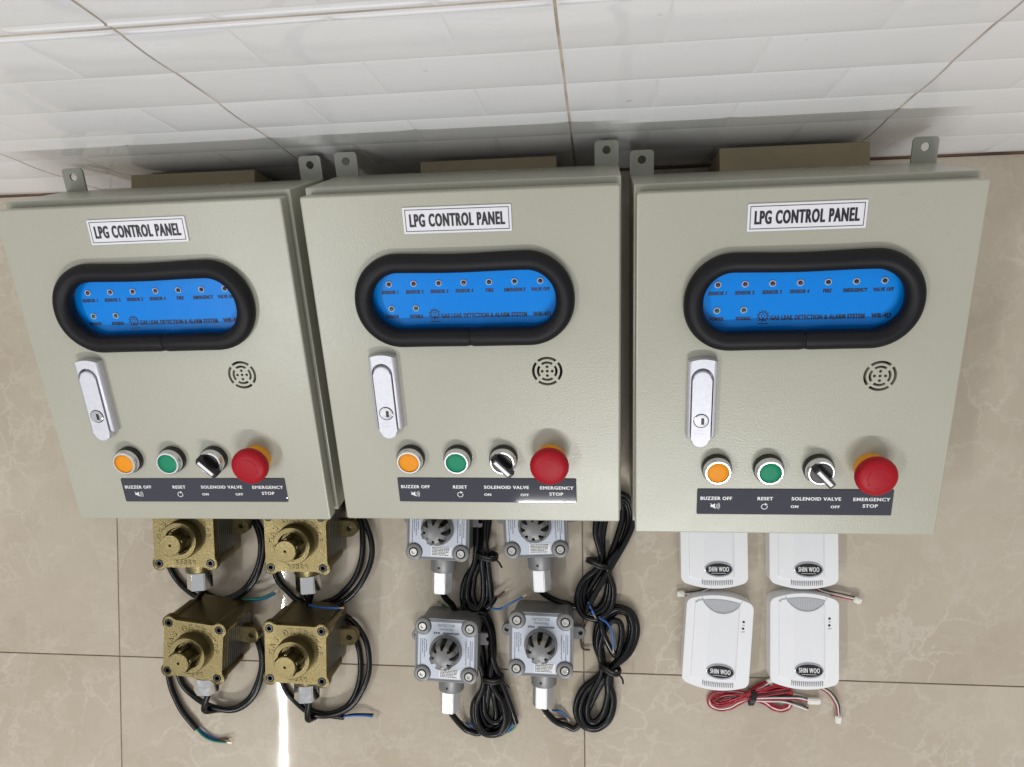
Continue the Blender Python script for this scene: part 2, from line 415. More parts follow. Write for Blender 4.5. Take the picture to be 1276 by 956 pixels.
# ------------------------------------------------------------------ the wall: glazed tiles moulded with a running bond of cushion bricks
wl = obj('wall', bx(NB(), -2.0, 1.75, .0013, .06, -.03, 1.80), 'grout_wall'); wl['kind'] = 'structure'
def wall_tile_mesh(hgt, lines, first):
    """tile 302 wide, lines = heights of the brick beds inside the tile"""
    bm = NB(); W = .3018
    ys = [0]+[v for v in lines if .002 < v < hgt-.002]+[hgt]
    dp = [0, .0005, .0011, .0014]; ins = [0, .0025, .010, .022]; isy = [0, .0045, .016, .031]
    for r in range(len(ys)-1):
        y0, y1 = ys[r], ys[r+1]
        offs = [0, .1509, W] if (r+first) % 2 == 0 else [0, .0755, .2263, W]
        for x0, x1 in zip(offs, offs[1:]):
            rings = []
            for d, q, qv in zip(dp, ins, isy):
                qx = min(q, (x1-x0)*.42); qy = min(qv, (y1-y0)*.42)
                # a brick cut by the tile's edge stays full there
                lx = 0 if x0 == 0 and (r+first) % 2 else qx; rx = 0 if x1 == W and (r+first) % 2 else qx
                rings.append([bm.verts.new(v) for v in ((x0+lx, -d, y0+qy), (x1-rx, -d, y0+qy), (x1-rx, -d, y1-qy), (x0+lx, -d, y1-qy))])
            for a, b in zip(rings, rings[1:]):
                for k in range(4):
                    try: bm.faces.new((a[k], a[(k+1) % 4], b[(k+1) % 4], b[k]))
                    except ValueError: pass
            bm.faces.new(rings[-1])
    bmesh.ops.remove_doubles(bm, verts=bm.verts, dist=1e-6)
    # sides down to the bed
    bed = [bm.verts.new(v) for v in ((0, 0, 0), (W, 0, 0), (W, 0, hgt), (0, 0, hgt))]
    bk = [bm.verts.new(v) for v in ((0, .008, 0), (W, .008, 0), (W, .008, hgt), (0, .008, hgt))]
    for k in range(4): bm.faces.new((bed[(k+1) % 4], bed[k], bk[k], bk[(k+1) % 4]))
    return bm
ROW = .068
low_lines = [.0037+ROW*k for k in range(0, 7)]
m_low = wall_tile_mesh(.4183, [z-.0022 for z in low_lines], 0)
m_up = wall_tile_mesh(.4180, [.011+ROW*k for k in range(0, 6)], 1)
o_low = obj('wall_tile', m_low, 'white_glazed_tile', wl, smooth=10); o_up = obj('wall_tile', m_up, 'white_glazed_tile', wl, smooth=10)
first = [True, True]
for c in range(-5, 6):
    x0 = -.3316+.3041*c+.0010
    for k, z0 in enumerate((.0022, .4232, .8432, 1.2632)):
        s = 0 if k == 0 else 1
        src = o_low if s == 0 else o_up
        if first[s]: t = src; first[s] = False
        else: t = link('wall_tile', src.data, wl)
        t.location = (x0, .0012, z0)
# dirty mortar line where the wall meets the floor
gl = obj('skirting_joint', bx(NB(), -2.0, 1.75, -.0008, .003, -.004, .0021), 'grout_dark', wl)

# ------------------------------------------------------------------ control cabinets
D = .119
door_w, door_h = .2953, .3448
def stadium(hx, hy, n=16, cx=0, cy=0):
    return rrect(hx, hy, hy*.985, n, cx, cy)
def build_cabinet():
    t = thing('control_cabinet', 'x', 'control cabinet', group='grey control cabinets leaning on the wall')
    L = (0, 0, D)                      # parts are drawn with z = 0 on the door face
    # body, open-fronted box with a rolled lip
    bm = NB(); bx(bm, -.1493, .1493, .0006, .3505, -.119, -.0215, bev=.0012)
    bx(bm, -.1385, .1385, .010, .338, -.0216, -.0165)
    obj('body', bm, 'pebble_grey_paint', t, 40, L)
    bm = NB(); bx(bm, -.136, .136, .0125, .3355, -.0168, -.0138)
    obj('door_seal', bm, 'door_seal', t, None, L)
    for sx in (-1, 1):
        cx = sx*.1370
        pts = rrect(.0121, .0135, .004, 5, cx, .3615)
        hole = circ(.0042, 20, cx, .3655)
        b2 = NB(); prism(b2, pts, -.119, -.1165)
        cu = NB(); prism(cu, hole, -.13, -.1)
        b2 = boolean_cut(b2, cu)
        obj('mounting_tab', b2, 'tab_paint', t, 40, L)
    # door, a pan with rounded rim, window opening and sounder slots cut through
    bm = NB(); prism(bm, rrect(door_w/2, door_h/2, .0022, 3, 0, door_h/2), -.0145, 0, bev=.0016, seg=3)
    cu = NB()
    prism(cu, stadium(.093, .031, 12, .0005, .2440), -.0085, .01)
    gx, gy = .0773, .1696
    for r0, r1, da in ((.0124, .0150, .10), (.0078, .0102, .17)):
        for q in range(4):
            a0 = PI/4+q*PI/2+da; a1 = PI/4+(q+1)*PI/2-da
            n = 10
            pts = [(gx+r1*math.cos(a0+(a1-a0)*k/n), gy+r1*math.sin(a0+(a1-a0)*k/n)) for k in range(n+1)]
            pts += [(gx+r0*math.cos(a1+(a0-a1)*k/n), gy+r0*math.sin(a1+(a0-a1)*k/n)) for k in range(n+1)]
            prism(cu, pts, -.0125, .005)
    for dx, dy in ((0, 0), (.0049, 0), (-.0049, 0), (0, .0046), (0, -.0046)):
        prism(cu, circ(.0015, 12, gx+dx, gy+dy), -.0125, .005)
    bm = boolean_cut(bm, cu)
    obj('door', bm, 'pebble_grey_paint', t, 30, L)
    bm = NB(); prism(bm, circ(.0162, 24, gx, gy), -.0126, -.0121)
    obj('sounder_dark_backing', bm, 'door_seal', t, None, L)  # dark backing disc, paints the shade inside the sounder slots
    # name plate
    pl = obj('name_plate', prism(NB(), rrect(.0505, .01215, .0008, 2, -.0005, .3198), .0002, .0016, bev=.0003, seg=1), 'plate_white', t, None, L)
    bm = NB()
    hx, hy, e = .0483, .0101, .0006
    for (x0, x1, y0, y1) in ((-hx, hx, hy-e, hy), (-hx, hx, -hy, -hy+e), (-hx, -hx+e, -hy+e, hy-e), (hx-e, hx, -hy+e, hy-e)):
        flat(bm, [(x0-.0005, y0+.3198), (x1-.0005, y0+.3198), (x1-.0005, y1+.3198), (x0-.0005, y1+.3198)], .00185)
    obj('border', bm, 'print_black', pl)
    bm = NB(); fat_text(bm, 'LPG CONTROL PANEL', -.0005, .3198, .0890, .0120, .00185, bold=.022, dx=.00036)
    obj('lettering', bm, 'print_black', pl)
    # blue display board behind the window
    dp = obj('display_panel', prism(NB(), stadium(.0915, .0297, 12, .0005, .2440), -.0083, -.0058, bev=.0006, seg=1), 'panel_blue', t, 30, L)
    xs = [-.073+.0244*k for k in range(7)]
    def words(sx, x, y, wd, ht, sh=0.0):
        obj('lettering', fat_text(NB(), sx, x, y, wd, ht, -.0056, .025, .00022, sh), 'panel_print', dp)
    for x, sx, wd in zip(xs, ('SENSOR 1', 'SENSOR 2', 'SENSOR 3', 'SENSOR 4', 'FIRE', 'EMERGENCY', 'VALVE OFF'), (.0170, .0175, .0175, .0175, .0080, .0215, .0180)):
        words(sx, x, .2507, wd, .0036, .12)
    for x, sx, wd in zip(xs, ('POWER', 'NORMAL'), (.0130, .0140)): words(sx, x, .2262, wd, .0034, .12)
    words('GAS LEAK DETECTION & ALARM SYSTEM', .0176, .2262, .0840, .0046)
    words('WR-4D', .0738, .2264, .0175, .0046)
    bm = NB(); lx, ly = -.0308, .2281        # gear emblem
    arc_band(bm, lx, ly, .0034, .0044, 0, 2*PI, -.0056, 28)
    for k in range(11):
        a = 2*PI*k/11; q = .24
        flat(bm, [(lx+r*math.cos(a+d), ly+r*math.sin(a+d)) for r, d in ((.0044, -q/2), (.0058, -q/2.8), (.0058, q/2.8), (.0044, q/2))], -.0056)
    arc_band(bm, lx, ly+.0003, .0012, .0019, -.9, PI+.9, -.0056, 14)
    flat(bm, [(lx-.0009, ly-.0040), (lx+.0009, ly-.0040), (lx+.0009, ly-.0014), (lx-.0009, ly-.0014)], -.0055)
    flat(bm, [(lx-.0048, ly-.0078), (lx+.0048, ly-.0078), (lx+.0048, ly-.0069), (lx-.0048, ly-.0069)], -.0056)
    obj('gear_emblem', bm, 'panel_print', dp)
    leds = [(x, .2590, ('led_red' if k < 4 else 'led_dark')) for k, x in enumerate(xs)]+[(x, .2345, 'led_green') for x in xs[:2]]
    ring_me = None
    for x, y, mm in leds:
        if ring_me is None:
            r = obj('led_glint_ring', lathe(NB(), [(.0031, -.0060), (.0031, -.0048), (.0026, -.0044), (.0021, -.0047), (.0021, -.0060)], 16, None, False, False), 'led_hole_glint', dp, 40, (x, y, 0)); ring_me = r.data  # pale ring, the hole's reflection put into its colour
        else: link('led_glint_ring', ring_me, dp, (x, y, 0))
        obj('led', lathe(NB(), [(.0021, -.0060), (.0021, -.0048), (.0016, -.0040), (.0008, -.0036)], 14), mm, dp, 50, (x+.0003, y-.0002, 0))
    obj('window_film', flat(NB(), stadium(.0925, .0305, 12, .0005, .2440), -.0022), 'clear_film', t, None, L)
    # foam gasket bent round the window, its two ends meeting below
    r = .0091
    path = []
    hx, hy = .0965, .0365
    cen = (.0005, .2440)
    ring = rrect(hx, hy, hy*.97, 14, *cen)
    lo = min(range(len(ring)), key=lambda k: (ring[k][1] > cen[1]-hy+.0004, abs(ring[k][0])))
    # start just right of the split at x = 5 mm and go counter-clockwise
    pts = [Vector((.0055, cen[1]-hy, 0))]
    start = [p for p in ring]
    for (x, y) in start: pts.append(Vector((x, y, 0)))
    pts.append(Vector((.0045, cen[1]-hy, 0)))
    # densify
    dense = []
    for a, b in zip(pts, pts[1:]):
        k = max(1, int((b-a).length/.004))
        for q in range(k): dense.append(a+(b-a)*q/k)
    dense.append(pts[-1])
    rng = random.Random(3)
    for q, pnt in enumerate(dense):
        s = q/len(dense)
        pnt.z = .0046+.0006*math.sin(9*s*PI); pnt.y += .0005*math.sin(7*s*PI)
    rad = [r*(1+.012*math.sin(23*q/len(dense))) for q in range(len(dense))]
    rad[0] *= .93; rad[-1] *= .93
    obj('window_gasket', tube(NB(), dense, r, 16, radii=rad), 'black_foam_rubber', t, 60, L)
    # swing handle
    hxc = -.0853
    h = obj('handle', None or (lambda b: b)(handle_base(hxc)), 'handle_alloy', t, 40, L)
    bm = NB()
    pts = []
    for k in range(13): a = PI*k/12; pts.append((hxc-.0006+.0091*math.cos(a), .1712+.0091*math.sin(a)))
    for k in range(13): a = PI+PI*k/12; pts.append((hxc-.0006+.0091*math.cos(a), .1103+.0091*math.sin(a)))
    prism(bm, pts, .003, .0112, bev=.0012, seg=2)
    obj('lever', bm, 'handle_alloy', h, 40)
    bm = NB(); lathe(bm, [(.0067, .0108), (.0067, .0119), (.0062, .0121)], 28, Matrix.Translation((hxc-.0006, .1300, 0)))
    obj('lock_cylinder', bm, 'chrome', h, 40)
    bm = NB(); lathe(bm, [(.0074, .0108), (.0074, .01128)], 28, Matrix.Translation((hxc-.0006, .1300, 0)))
    obj('lock_rim', bm, 'lock_dark', h)
    bm = NB(); prism(bm, [(hxc-.0007, .1264), (hxc+.0022, .1264), (hxc+.0022, .1328), (hxc-.0007, .1334)], .0119, .01225)
    obj('keyhole', bm, 'lock_dark', h)
    bm = NB()
    rg = random.Random(2)
    for yy in (.1190, .1158):
        for k in range(5):
            x = hxc-.0066+.0026*k
            bx(bm, x, x+.0017, yy, yy+.0008+.0004*rg.random(), .0110, .01135)
    obj('embossed_mark', bm, 'handle_alloy', h)
    # push buttons
    def button(name, x, capm):
        b = obj(name, lathe(NB(), [(.0147, .0001), (.0147, .0058), (.0141, .0068)], 36), 'black_plastic', t, 40, (x, .0752, D))
        obj('bezel', lathe(NB(), [(.0138, .0062), (.0138, .0070), (.0132, .0126), (.0122, .0136), (.0108, .0136), (.0106, .0124)], 40, None, False, False), 'bezel_alloy', b, 40)
        return b
    for name, x, cm in (('buzzer_off_button', -.0680, 'button_orange'), ('reset_button', -.0183, 'button_green')):
        b = button(name, x, cm)
        obj('cap', lathe(NB(), [(.0106, .0066), (.0106, .0118), (.0100, .0126), (.006, .01285), (.0005, .01290)], 36), cm, b, 50)
    b = button('selector_switch', .0292, None)
    obj('dial', lathe(NB(), [(.0106, .0066), (.0106, .0128), (.0100, .0136), (.0005, .0137)], 36), 'black_plastic', b, 50)
    bm = NB()
    prof = [(-.0128, .0136), (.0150, .0136), (.0150, .0205), (.0128, .0240), (-.0100, .0240), (-.0128, .0190)]
    A = [bm.verts.new((x, -.0034, z)) for x, z in prof]; B = [bm.verts.new((x, .0034, z)) for x, z in prof]
    bm.faces.new(A); bm.faces.new(B[::-1])
    for k in range(len(prof)): q = (k+1) % len(prof); bm.faces.new((A[q], A[k], B[k], B[q]))
    bmesh.ops.bevel(bm, geom=list(bm.edges), offset=.0006, segments=2, affect='EDGES')
    obj('knob', bm, 'black_plastic', b, 40, None, (0, 0, math.radians(-47)))
    bm = NB(); bx(bm, -.0088, .0110, -.0016, .0016, .0238, .0243)
    obj('pointer_mark', bm, 'indicator_white', b, None, None, (0, 0, math.radians(-47)))
    # emergency stop
    b = obj('emergency_stop', lathe(NB(), [(.0150, .0001), (.0150, .0080), (.0135, .0125), (.0120, .0135)], 40), 'estop_yellow', t, 40, (.0775, .0755, D))
    bm = NB()
    prof = [(.0110, .0130), (.0178, .0142), (.0192, .0158), (.0196, .0180), (.0196, .0205), (.0188, .0232), (.0168, .0252), (.0135, .0264), (.0080, .0270), (.0005, .0272)]
    n = 72; lathe(bm, prof, n)
    for v in bm.verts:
        rr = math.hypot(v.co.x, v.co.y)
        if .0186 < rr and .0150 < v.co.z < .0236:
            a = math.atan2(v.co.y, v.co.x); f = 1-.012*(1+math.cos(a*36))/2
            v.co.x *= f; v.co.y *= f
    obj('mushroom_head', bm, 'estop_red', b, 60)
    bm = NB()
    for q in range(3):
        a0 = q*2*PI/3+.3; n = 14
        for r0, r1, z0, z1 in ((.0092, .0104, .0263, .02735),):
            a1 = a0+1.35
            pa = [(r1*math.cos(a0+(a1-a0)*k/n), r1*math.sin(a0+(a1-a0)*k/n)) for k in range(n+1)]
            pa += [(r0*math.cos(a1+(a0-a1)*k/n), r0*math.sin(a1+(a0-a1)*k/n)) for k in range(n+1)]
            prism(bm, pa, .0262, .0271)
            tip = a1+.2
            prism(bm, [(.0080*math.cos(a1), .0080*math.sin(a1)), (.0116*math.cos(a1), .0116*math.sin(a1)), (.0098*math.cos(tip), .0098*math.sin(tip))], .0262, .0271)
    obj('release_arrows', bm, 'estop_red', b)
    # legend plate under the buttons
    lx0, lx1, ly0, ly1 = -.0858, .1032, .0226, .0512
    lg = obj('legend_plate', prism(NB(), rrect((lx1-lx0)/2, (ly1-ly0)/2, .0012, 3, (lx0+lx1)/2, (ly0+ly1)/2), .0002, .0012, bev=.0005, seg=2), 'legend_slate', t, 40, L)
    fx = lambda f: lx0+(lx1-lx0)*f
    fy = lambda f: ly1-(ly1-ly0)*f
    z = .00145
    for sx, f, g, wd, ht in (('BUZZER OFF', .100, .355, .0312, .0038), ('RESET', .354, .355, .0152, .0038), ('SOLENOID VALVE', .614, .355, .0475, .0038),
                            ('ON', .507, .665, .0075, .0030), ('OFF', .714, .665, .0088, .0030), ('EMERGENCY', .893, .365, .0350, .0038), ('STOP', .889, .620, .0145, .0038)):
        obj('lettering', fat_text(NB(), sx, fx(f), fy(g), wd, ht, z, .018, .00016), 'legend_white', lg)
    bm = NB(); cx, cy = fx(.352), fy(.675)
    arc_band(bm, cx, cy, .0025, .0032, math.radians(75), math.radians(385), z, 20)
    flat(bm, [(cx+.0004, cy+.0043), (cx+.0004, cy+.0013), (cx+.0030, cy+.0026)][::-1], z+.0001)
    obj('reset_symbol', bm, 'legend_white', lg)
    bm = NB(); cx, cy = fx(.090), fy(.66)
    flat(bm, [(cx-.0034, cy-.0012), (cx-.0016, cy-.0012), (cx+.0010, cy-.0030), (cx+.0010, cy+.0030), (cx-.0016, cy+.0012), (cx-.0034, cy+.0012)], z)
    for k in range(3): arc_band(bm, cx+.0004, cy, .0022+.0014*k, .0027+.0014*k, -.75, .75, z, 8)
    flat(bm, [(cx-.0038, cy+.0026), (cx-.0034, cy+.0031), (cx+.0026, cy-.0026), (cx+.0022, cy-.0031)][::-1], z+.0001)
    obj('buzzer_symbol', bm, 'legend_white', lg)
    return t
def handle_base(hxc):
    bm = NB()
    x0, x1, yb, yt = hxc-.0137, hxc+.0137, .1105, .1890
    pts = [(x0, yb), (x1, yb), (x1, yt)]
    for k in range(1, 9): f = k/9; pts.append((x1+(x0-x1)*f, yt+.0026*math.sin(PI*f)))
    pts.append((x0, yt))
    prism(bm, pts, .0002, .0100, bev=.0036, seg=3)
    cu = NB(); p2 = []
    for k in range(13): a = PI*k/12; p2.append((hxc-.0006+.0106*math.cos(a), .1712+.0118*math.sin(a)))
    p2 += [(hxc-.0112, .100), (hxc+.0100, .100)]
    prism(cu, p2, .0012, .02)
    return boolean_cut(bm, cu)
cab0 = build_cabinet()
CABS = [(-.4427, -.3983, .1149, .3410, .0052, 'grey control cabinet at the left, above the four brass gas detectors'),
        (-.1302, -.3967, .1117, .3604, -.0020, 'middle grey control cabinet, above the four grey detectors with black cable hanks'),
        (.1808, -.4067, .1146, .3348, .0012, 'grey control cabinet at the right, above the four white gas alarms')]
for i, (x, y, z, ti, ya, lab) in enumerate(CABS):
    c = cab0 if i == 0 else copy_tree(cab0)
    R = Euler((ti, 0, ya), 'XYZ')
    n = R.to_matrix() @ Vector((0, 0, 1))
    c.location = Vector((x, y, z))-n*D; c.rotation_euler = R; c['label'] = lab
# brown boxes that prop the cabinets up from behind
for i, (x0, x1, lab) in enumerate(((-.5350, -.3858, 'plain brown cardboard box propping up the left cabinet'),
                                   (-.1950, -.0455, 'plain brown cardboard box propping up the middle cabinet'),
                                   (.1252, .2760, 'plain brown cardboard box propping up the right cabinet'))):
    bm = NB(); bx(bm, -(x1-x0)/2, (x1-x0)/2, -.068, 0, 0, .094, bev=.0012, seg=2)
    o = obj('cardboard_box', bm, 'brown_board', None, 40, ((x0+x1)/2, -.0065, 0))
    o['label'] = lab; o['category'] = 'box'; o['group'] = 'brown boxes behind the cabinets'
    bm = NB(); bx(bm, -(x1-x0)/2+.0005, (x1-x0)/2-.0005, -.0342, -.0338, .0935, .0944)
    obj('lid_seam', bm, 'door_seal', o)

# ------------------------------------------------------------------ wires
def wire_end(parent, pts, r, m, tip=True, inv=None, name='wire', tl=.007):
    """a thin coloured conductor with a bare tip, pts in world space"""
    pts = [inv @ p if inv else p for p in pts]
    sm = catmull(pts, 6)
    o = obj(name, tube(NB(), sm, r, 6), m, parent, 60)
    if tip:
        d = (sm[-1]-sm[-2]).normalized()
        s = d.cross(Vector((0, 0, 1))).normalized()
        bm = NB()
        for k in (-1, 0, 1):
            tube(bm, [sm[-1]-d*.001, sm[-1]+d*tl*.6+s*.0004*k, sm[-1]+d*tl+s*.0012*k+Vector((0, 0, .0003*k))], .0004, 5)
        obj('bare_tip', bm, 'copper_tip', o)
    return o

# ------------------------------------------------------------------ brass gas detectors
def hexagon(r, rot=0): return [(r*math.cos(rot+PI/3*k), r*math.sin(rot+PI/3*k)) for k in range(6)]
MY = Matrix(((1, 0, 0, 0), (0, 0, -1, 0), (0, 1, 0, 0), (0, 0, 0, 1)))   # local +z of a shape -> -y of the detector
BZ0, BZ1, BZ2 = .0085, .0735, .0820
def bolt_plate_outline(a, b, cx, cy, r, n=10):
    pts = []
    for sx, sy in ((1, -1), (1, 1), (-1, 1), (-1, -1)):
        # walk counter-clockwise
        dx = math.sqrt(r*r-(b-cy)**2); dy = math.sqrt(r*r-(a-cx)**2)
        aA = math.atan2(-dy, a-cx); aB = math.atan2(b-cy, -dx)
        seq = [aA+(aB-aA)*k/n for k in range(n+1)]
        arc = [(cx+r*math.cos(t), cy+r*math.sin(t)) for t in seq]
        if (sx, sy) == (1, 1): pass
        elif (sx, sy) == (-1, 1): arc = [(-x, y) for x, y in arc[::-1]]
        elif (sx, sy) == (-1, -1): arc = [(-x, -y) for x, y in arc]
        else: arc = [(x, -y) for x, y in arc[::-1]]
        pts += arc
    return pts
def build_brass():
    t = thing('brass_gas_detector', 'x', 'gas detector', group='brass gas detectors')
    bm = NB(); prism(bm, rrect(.0355, .0345, .006, 5), BZ0, BZ1)
    for sx in (-1, 1):
        for sy in (-1, 1): lathe(bm, [(.0078, .030), (.0082, BZ1)], 16, Matrix.Translation((sx*.0300, sy*.0285, 0)))
    hs = obj('housing', bm, 'cast_brass', t, 40)
    bm = NB(); prism(bm, bolt_plate_outline(.0352, .0332, .0309, .0298, .0088), BZ1, BZ2, bev=.0012, seg=2)
    cu = NB()
    for sx in (-1, 1):
        for sy in (-1, 1): prism(cu, circ(.0050, 20, sx*.0309, sy*.0298), BZ2-.005, BZ2+.01)
    bm = boolean_cut(bm, cu)
    cv = obj('cover', bm, 'cast_brass', t, 40)
    # raised words round the boss
    bm = NB(); s = 'GAS DETECTOR'; R = .0290
    for k, ch in enumerate(s):
        if ch == ' ': continue
        a = math.radians(176-(172/(len(s)-1))*k)
        M = Matrix.Translation((R*math.cos(a), R*math.sin(a)*.97, 0)) @ Matrix.Rotation(a-PI/2, 4, 'Z')
        add_text(bm, ch, 0, 0, .0054, .0066, BZ2, bold=.012, th=.0007, M=M)
    obj('raised_lettering', bm, 'cast_brass', cv); bm = NB()
    add_text(bm, '가스검지기', .0005, -.0283, .024, .0056, BZ2, bold=.0, th=.0007)
    obj('raised_lettering', bm, 'cast_brass', cv)
    bolt_me = None
    for sx in (-1, 1):
        for sy in (-1, 1):
            if bolt_me is None:
                bm = NB(); prof = lathe(bm, [(.0046, BZ2-.0045), (.0046, BZ2-.0004), (.0041, BZ2+.0002), (.0026, BZ2+.0002)], 20, None, True, False)
                hx = [bm.verts.new((x, y, BZ2+.0002)) for x, y in hexagon(.0026)]
                hb = [bm.verts.new((x, y, BZ2-.0035)) for x, y in hexagon(.0025)]
                for k in range(6): bm.faces.new((hx[k], hx[(k+1) % 6], hb[(k+1) % 6], hb[k]))
                bm.faces.new(hb)
                o = obj('socket_bolt', bm, 'bolt_black', cv, 40, (sx*.0309, sy*.0298, 0)); bolt_me = o.data
            else: link('socket_bolt', bolt_me, cv, (sx*.0309, sy*.0298, 0))
    # boss and five-post sensor guard
    bm = NB(); lathe(bm, [(.0226, BZ2-.001), (.0220, BZ2+.0120), (.0212, BZ2+.0132), (.0160, BZ2+.0132), (.0152, BZ2+.0120), (.0148, BZ2+.0085), (.0005, BZ2+.0085)], 48, None, True, True)
    obj('boss', bm, 'cast_brass', t, 40)
    bm = NB(); zt = BZ2+.0312
    lathe(bm, [(.0110, zt-.0050), (.0122, zt-.0042), (.0124, zt-.0008), (.0118, zt)], 32, None, True, False)
    r1 = [bm.verts.new((.0118*math.cos(2*PI*k/32), .0118*math.sin(2*PI*k/32), zt)) for k in range(32)]
    r0 = [bm.verts.new((.0016*math.cos(2*PI*k/32), .0016*math.sin(2*PI*k/32), zt)) for k in range(32)]
    rb = [bm.verts.new((.0015*math.cos(2*PI*k/32), .0015*math.sin(2*PI*k/32), zt-.004)) for k in range(32)]
    for k in range(32):
        q = (k+1) % 32
        bm.faces.new((r1[k], r1[q], r0[q], r0[k])); bm.faces.new((r0[k], r0[q], rb[q], rb[k]))
    bm.faces.new(rb)
    for k in range(5):
        a = math.radians(90+72*k)
        b2 = NB(); bx(b2, .0100, .0142, -.0018, .0018, BZ2+.0040, zt-.0022, bev=.0005, seg=1)
        me = bpy.data.meshes.new('t'); b2.to_mesh(me); b2.free(); me.transform(Matrix.Rotation(a, 4, 'Z')); bm.from_mesh(me); bpy.data.meshes.remove(me)
    obj('sensor_guard', bm, 'cast_brass', t, 40)
    obj('sensor', lathe(NB(), [(.0098, BZ2+.008), (.0098, BZ2+.0235), (.0090, BZ2+.0250), (.0005, BZ2+.0250)], 24), 'cast_brass', t, 40)
    # gland boss, hex nut
    bm = NB(); lathe(bm, [(.0165, .030), (.0160, .0480), (.0150, .0495)], 28, Matrix.Translation((-.001, 0, .0460)) @ MY)
    g = obj('gland', bm, 'cast_brass', t, 40)
    bm = NB(); prism(bm, circ(.0011, 10, 0, 0), 0, .0004, M=Matrix.Translation((-.003, -.0425, .0620)))
    obj('vent_hole', bm, 'bolt_black', g)
    bm = NB(); prism(bm, hexagon(.0152, PI/6+.25), .0490, .0710)
    bmesh.ops.bevel(bm, geom=list(bm.edges), offset=.0009, segments=2, affect='EDGES'); xf(bm, bm.verts, Matrix.Translation((-.001, 0, .0460)) @ MY)
    obj('hex_nut', bm, 'nut_silver', t, 30)
    # mounting lug on the right, data plate on the right side
    bm = NB(); pts = [(.034, -.0105), (.047, -.0105)]+[(.047+.0105*math.sin(k*PI/8), -.0105*math.cos(k*PI/8)) for k in range(1, 8)]+[(.047, .0105), (.034, .0105)]
    prism(bm, pts, .022, .033, bev=.001, seg=1)
    cu = NB(); prism(cu, circ(.0032, 16, .0475, 0), .0, .06); bm = boolean_cut(bm, cu)
    obj('mounting_lug', bm, 'cast_brass', t, 40, (0, .002, 0))
    bm = NB(); bx(bm, .0354, .0360, -.026, .026, .016, .068)
    obj('data_plate', bm, 'data_plate_print', t)
    return t
br0 = build_brass()
br0_all = [br0]+[copy_tree(br0) for _ in range(3)]
Zb = [ZP(170, 630, 6.372), ZP(310, 630, 6.372), ZP(180, 740, 4.78), ZP(310, 740, 5.311)]
BRASS = [(-.4896, -.4234, .4, 2.9, 2.7, 'brass gas detector half under the left cabinet, bright hex nut, teal wire end'),
         (-.3516, -.4228, -.3, 5.5, 1.3, 'brass gas detector half under the right corner of the left cabinet, short blue wire end'),
         (-.4759, -.5490, -6.8, 6.9, .2, 'tilted brass gas detector in the front row with green wire end pointing down'),
         (-.3530, -.5534, -2.0, 4.6, .9, 'brass gas detector in the front row beside the grey detectors, pale blue wire end')]
def cz(f, pts, z=.0045): return [f(*(q[:2]), (q[2] if len(q) > 2 else z)) for q in pts]
CABLES = [
 # (points seen in the enlargements; the nut start is added in front), end wires
 ([(480, 775, .022), (600, 765), (730, 735), (850, 670), (940, 540), (985, 390), (975, 230), (900, 90), (700, -60), (450, -100), (250, 100), (215, 330), (275, 510), (370, 640), (520, 745, .012), (680, 770, .012), (840, 700, .012), (945, 580, .012), (1000, 420, .012), (1010, 260, .012), (950, 110, .012), (800, -80, .006), (500, -60, .005), (420, 300, .005), (450, 600, .005), (640, 740, .005), (800, 757, .006)],
  [('wire_teal', [(795, 752, .010), (880, 745, .013), (1000, 732, .015), (1090, 690, .016)]), ('wire_blue', [(795, 757, .006), (900, 752, .006), (1010, 742, .008), (1100, 700, .010)])]),
 ([(480, 815, .022), (590, 775), (700, 730), (820, 610), (890, 450), (905, 280), (880, 110), (760, -50), (520, -110), (280, 50), (190, 330), (215, 555), (300, 670), (420, 770, .012), (580, 800, .012), (740, 765, .012), (860, 660, .012), (950, 500, .012), (980, 350, .012), (950, 200, .012), (880, 60, .012), (700, -80, .006), (480, 0, .005), (420, 350, .005), (430, 700, .006), (500, 790, .012)],
  [('wire_blue', [(480, 790, .030), (540, 806, .040), (620, 814, .048), (715, 814, .052)])]),
 ([(355, 690, .022), (440, 690), (540, 682), (630, 615), (690, 480), (695, 350), (630, 210), (470, 110), (300, 180), (190, 350), (215, 515), (290, 605), (400, 672, .011), (540, 690, .011), (650, 610, .011), (705, 450, .011), (690, 300, .010), (600, 150, .006), (380, 80, .005), (190, 220, .005), (140, 400, .005), (150, 520, .005), (180, 610, .005), (230, 705, .005), (312, 805, .005)],
  [('wire_teal', [(306, 798, .006), (350, 845, .006), (410, 876, .005), (488, 885, .004)]), ('wire_blue', [(312, 796, .004), (356, 830, .003), (408, 860, .002), (476, 878, .002)]), ('wire_brown', [(308, 800, .003), (345, 838, .002), (420, 868, .002), (500, 866, .004)])]),
 ([(390, 830, .022), (470, 800), (560, 790), (650, 745), (715, 640), (740, 500), (725, 350), (650, 210), (480, 100), (260, 150), (190, 380), (230, 600), (300, 700), (420, 795, .011), (560, 800, .011), (690, 730, .011), (780, 570, .011), (797, 430, .011), (760, 280, .011), (640, 150, .007), (420, 100, .005), (300, 300, .005), (330, 600, .005), (400, 760, .005), (520, 800, .005), (630, 816, .005)],
  [('wire_blue', [(620, 812, .006), (690, 806, .008), (760, 806, .008), (820, 812, .006)]), ('wire_black', [(620, 812, .004), (690, 798, .005), (760, 796, .006), (825, 798, .004)])]),
]
dd = bpy.context.evaluated_depsgraph_get
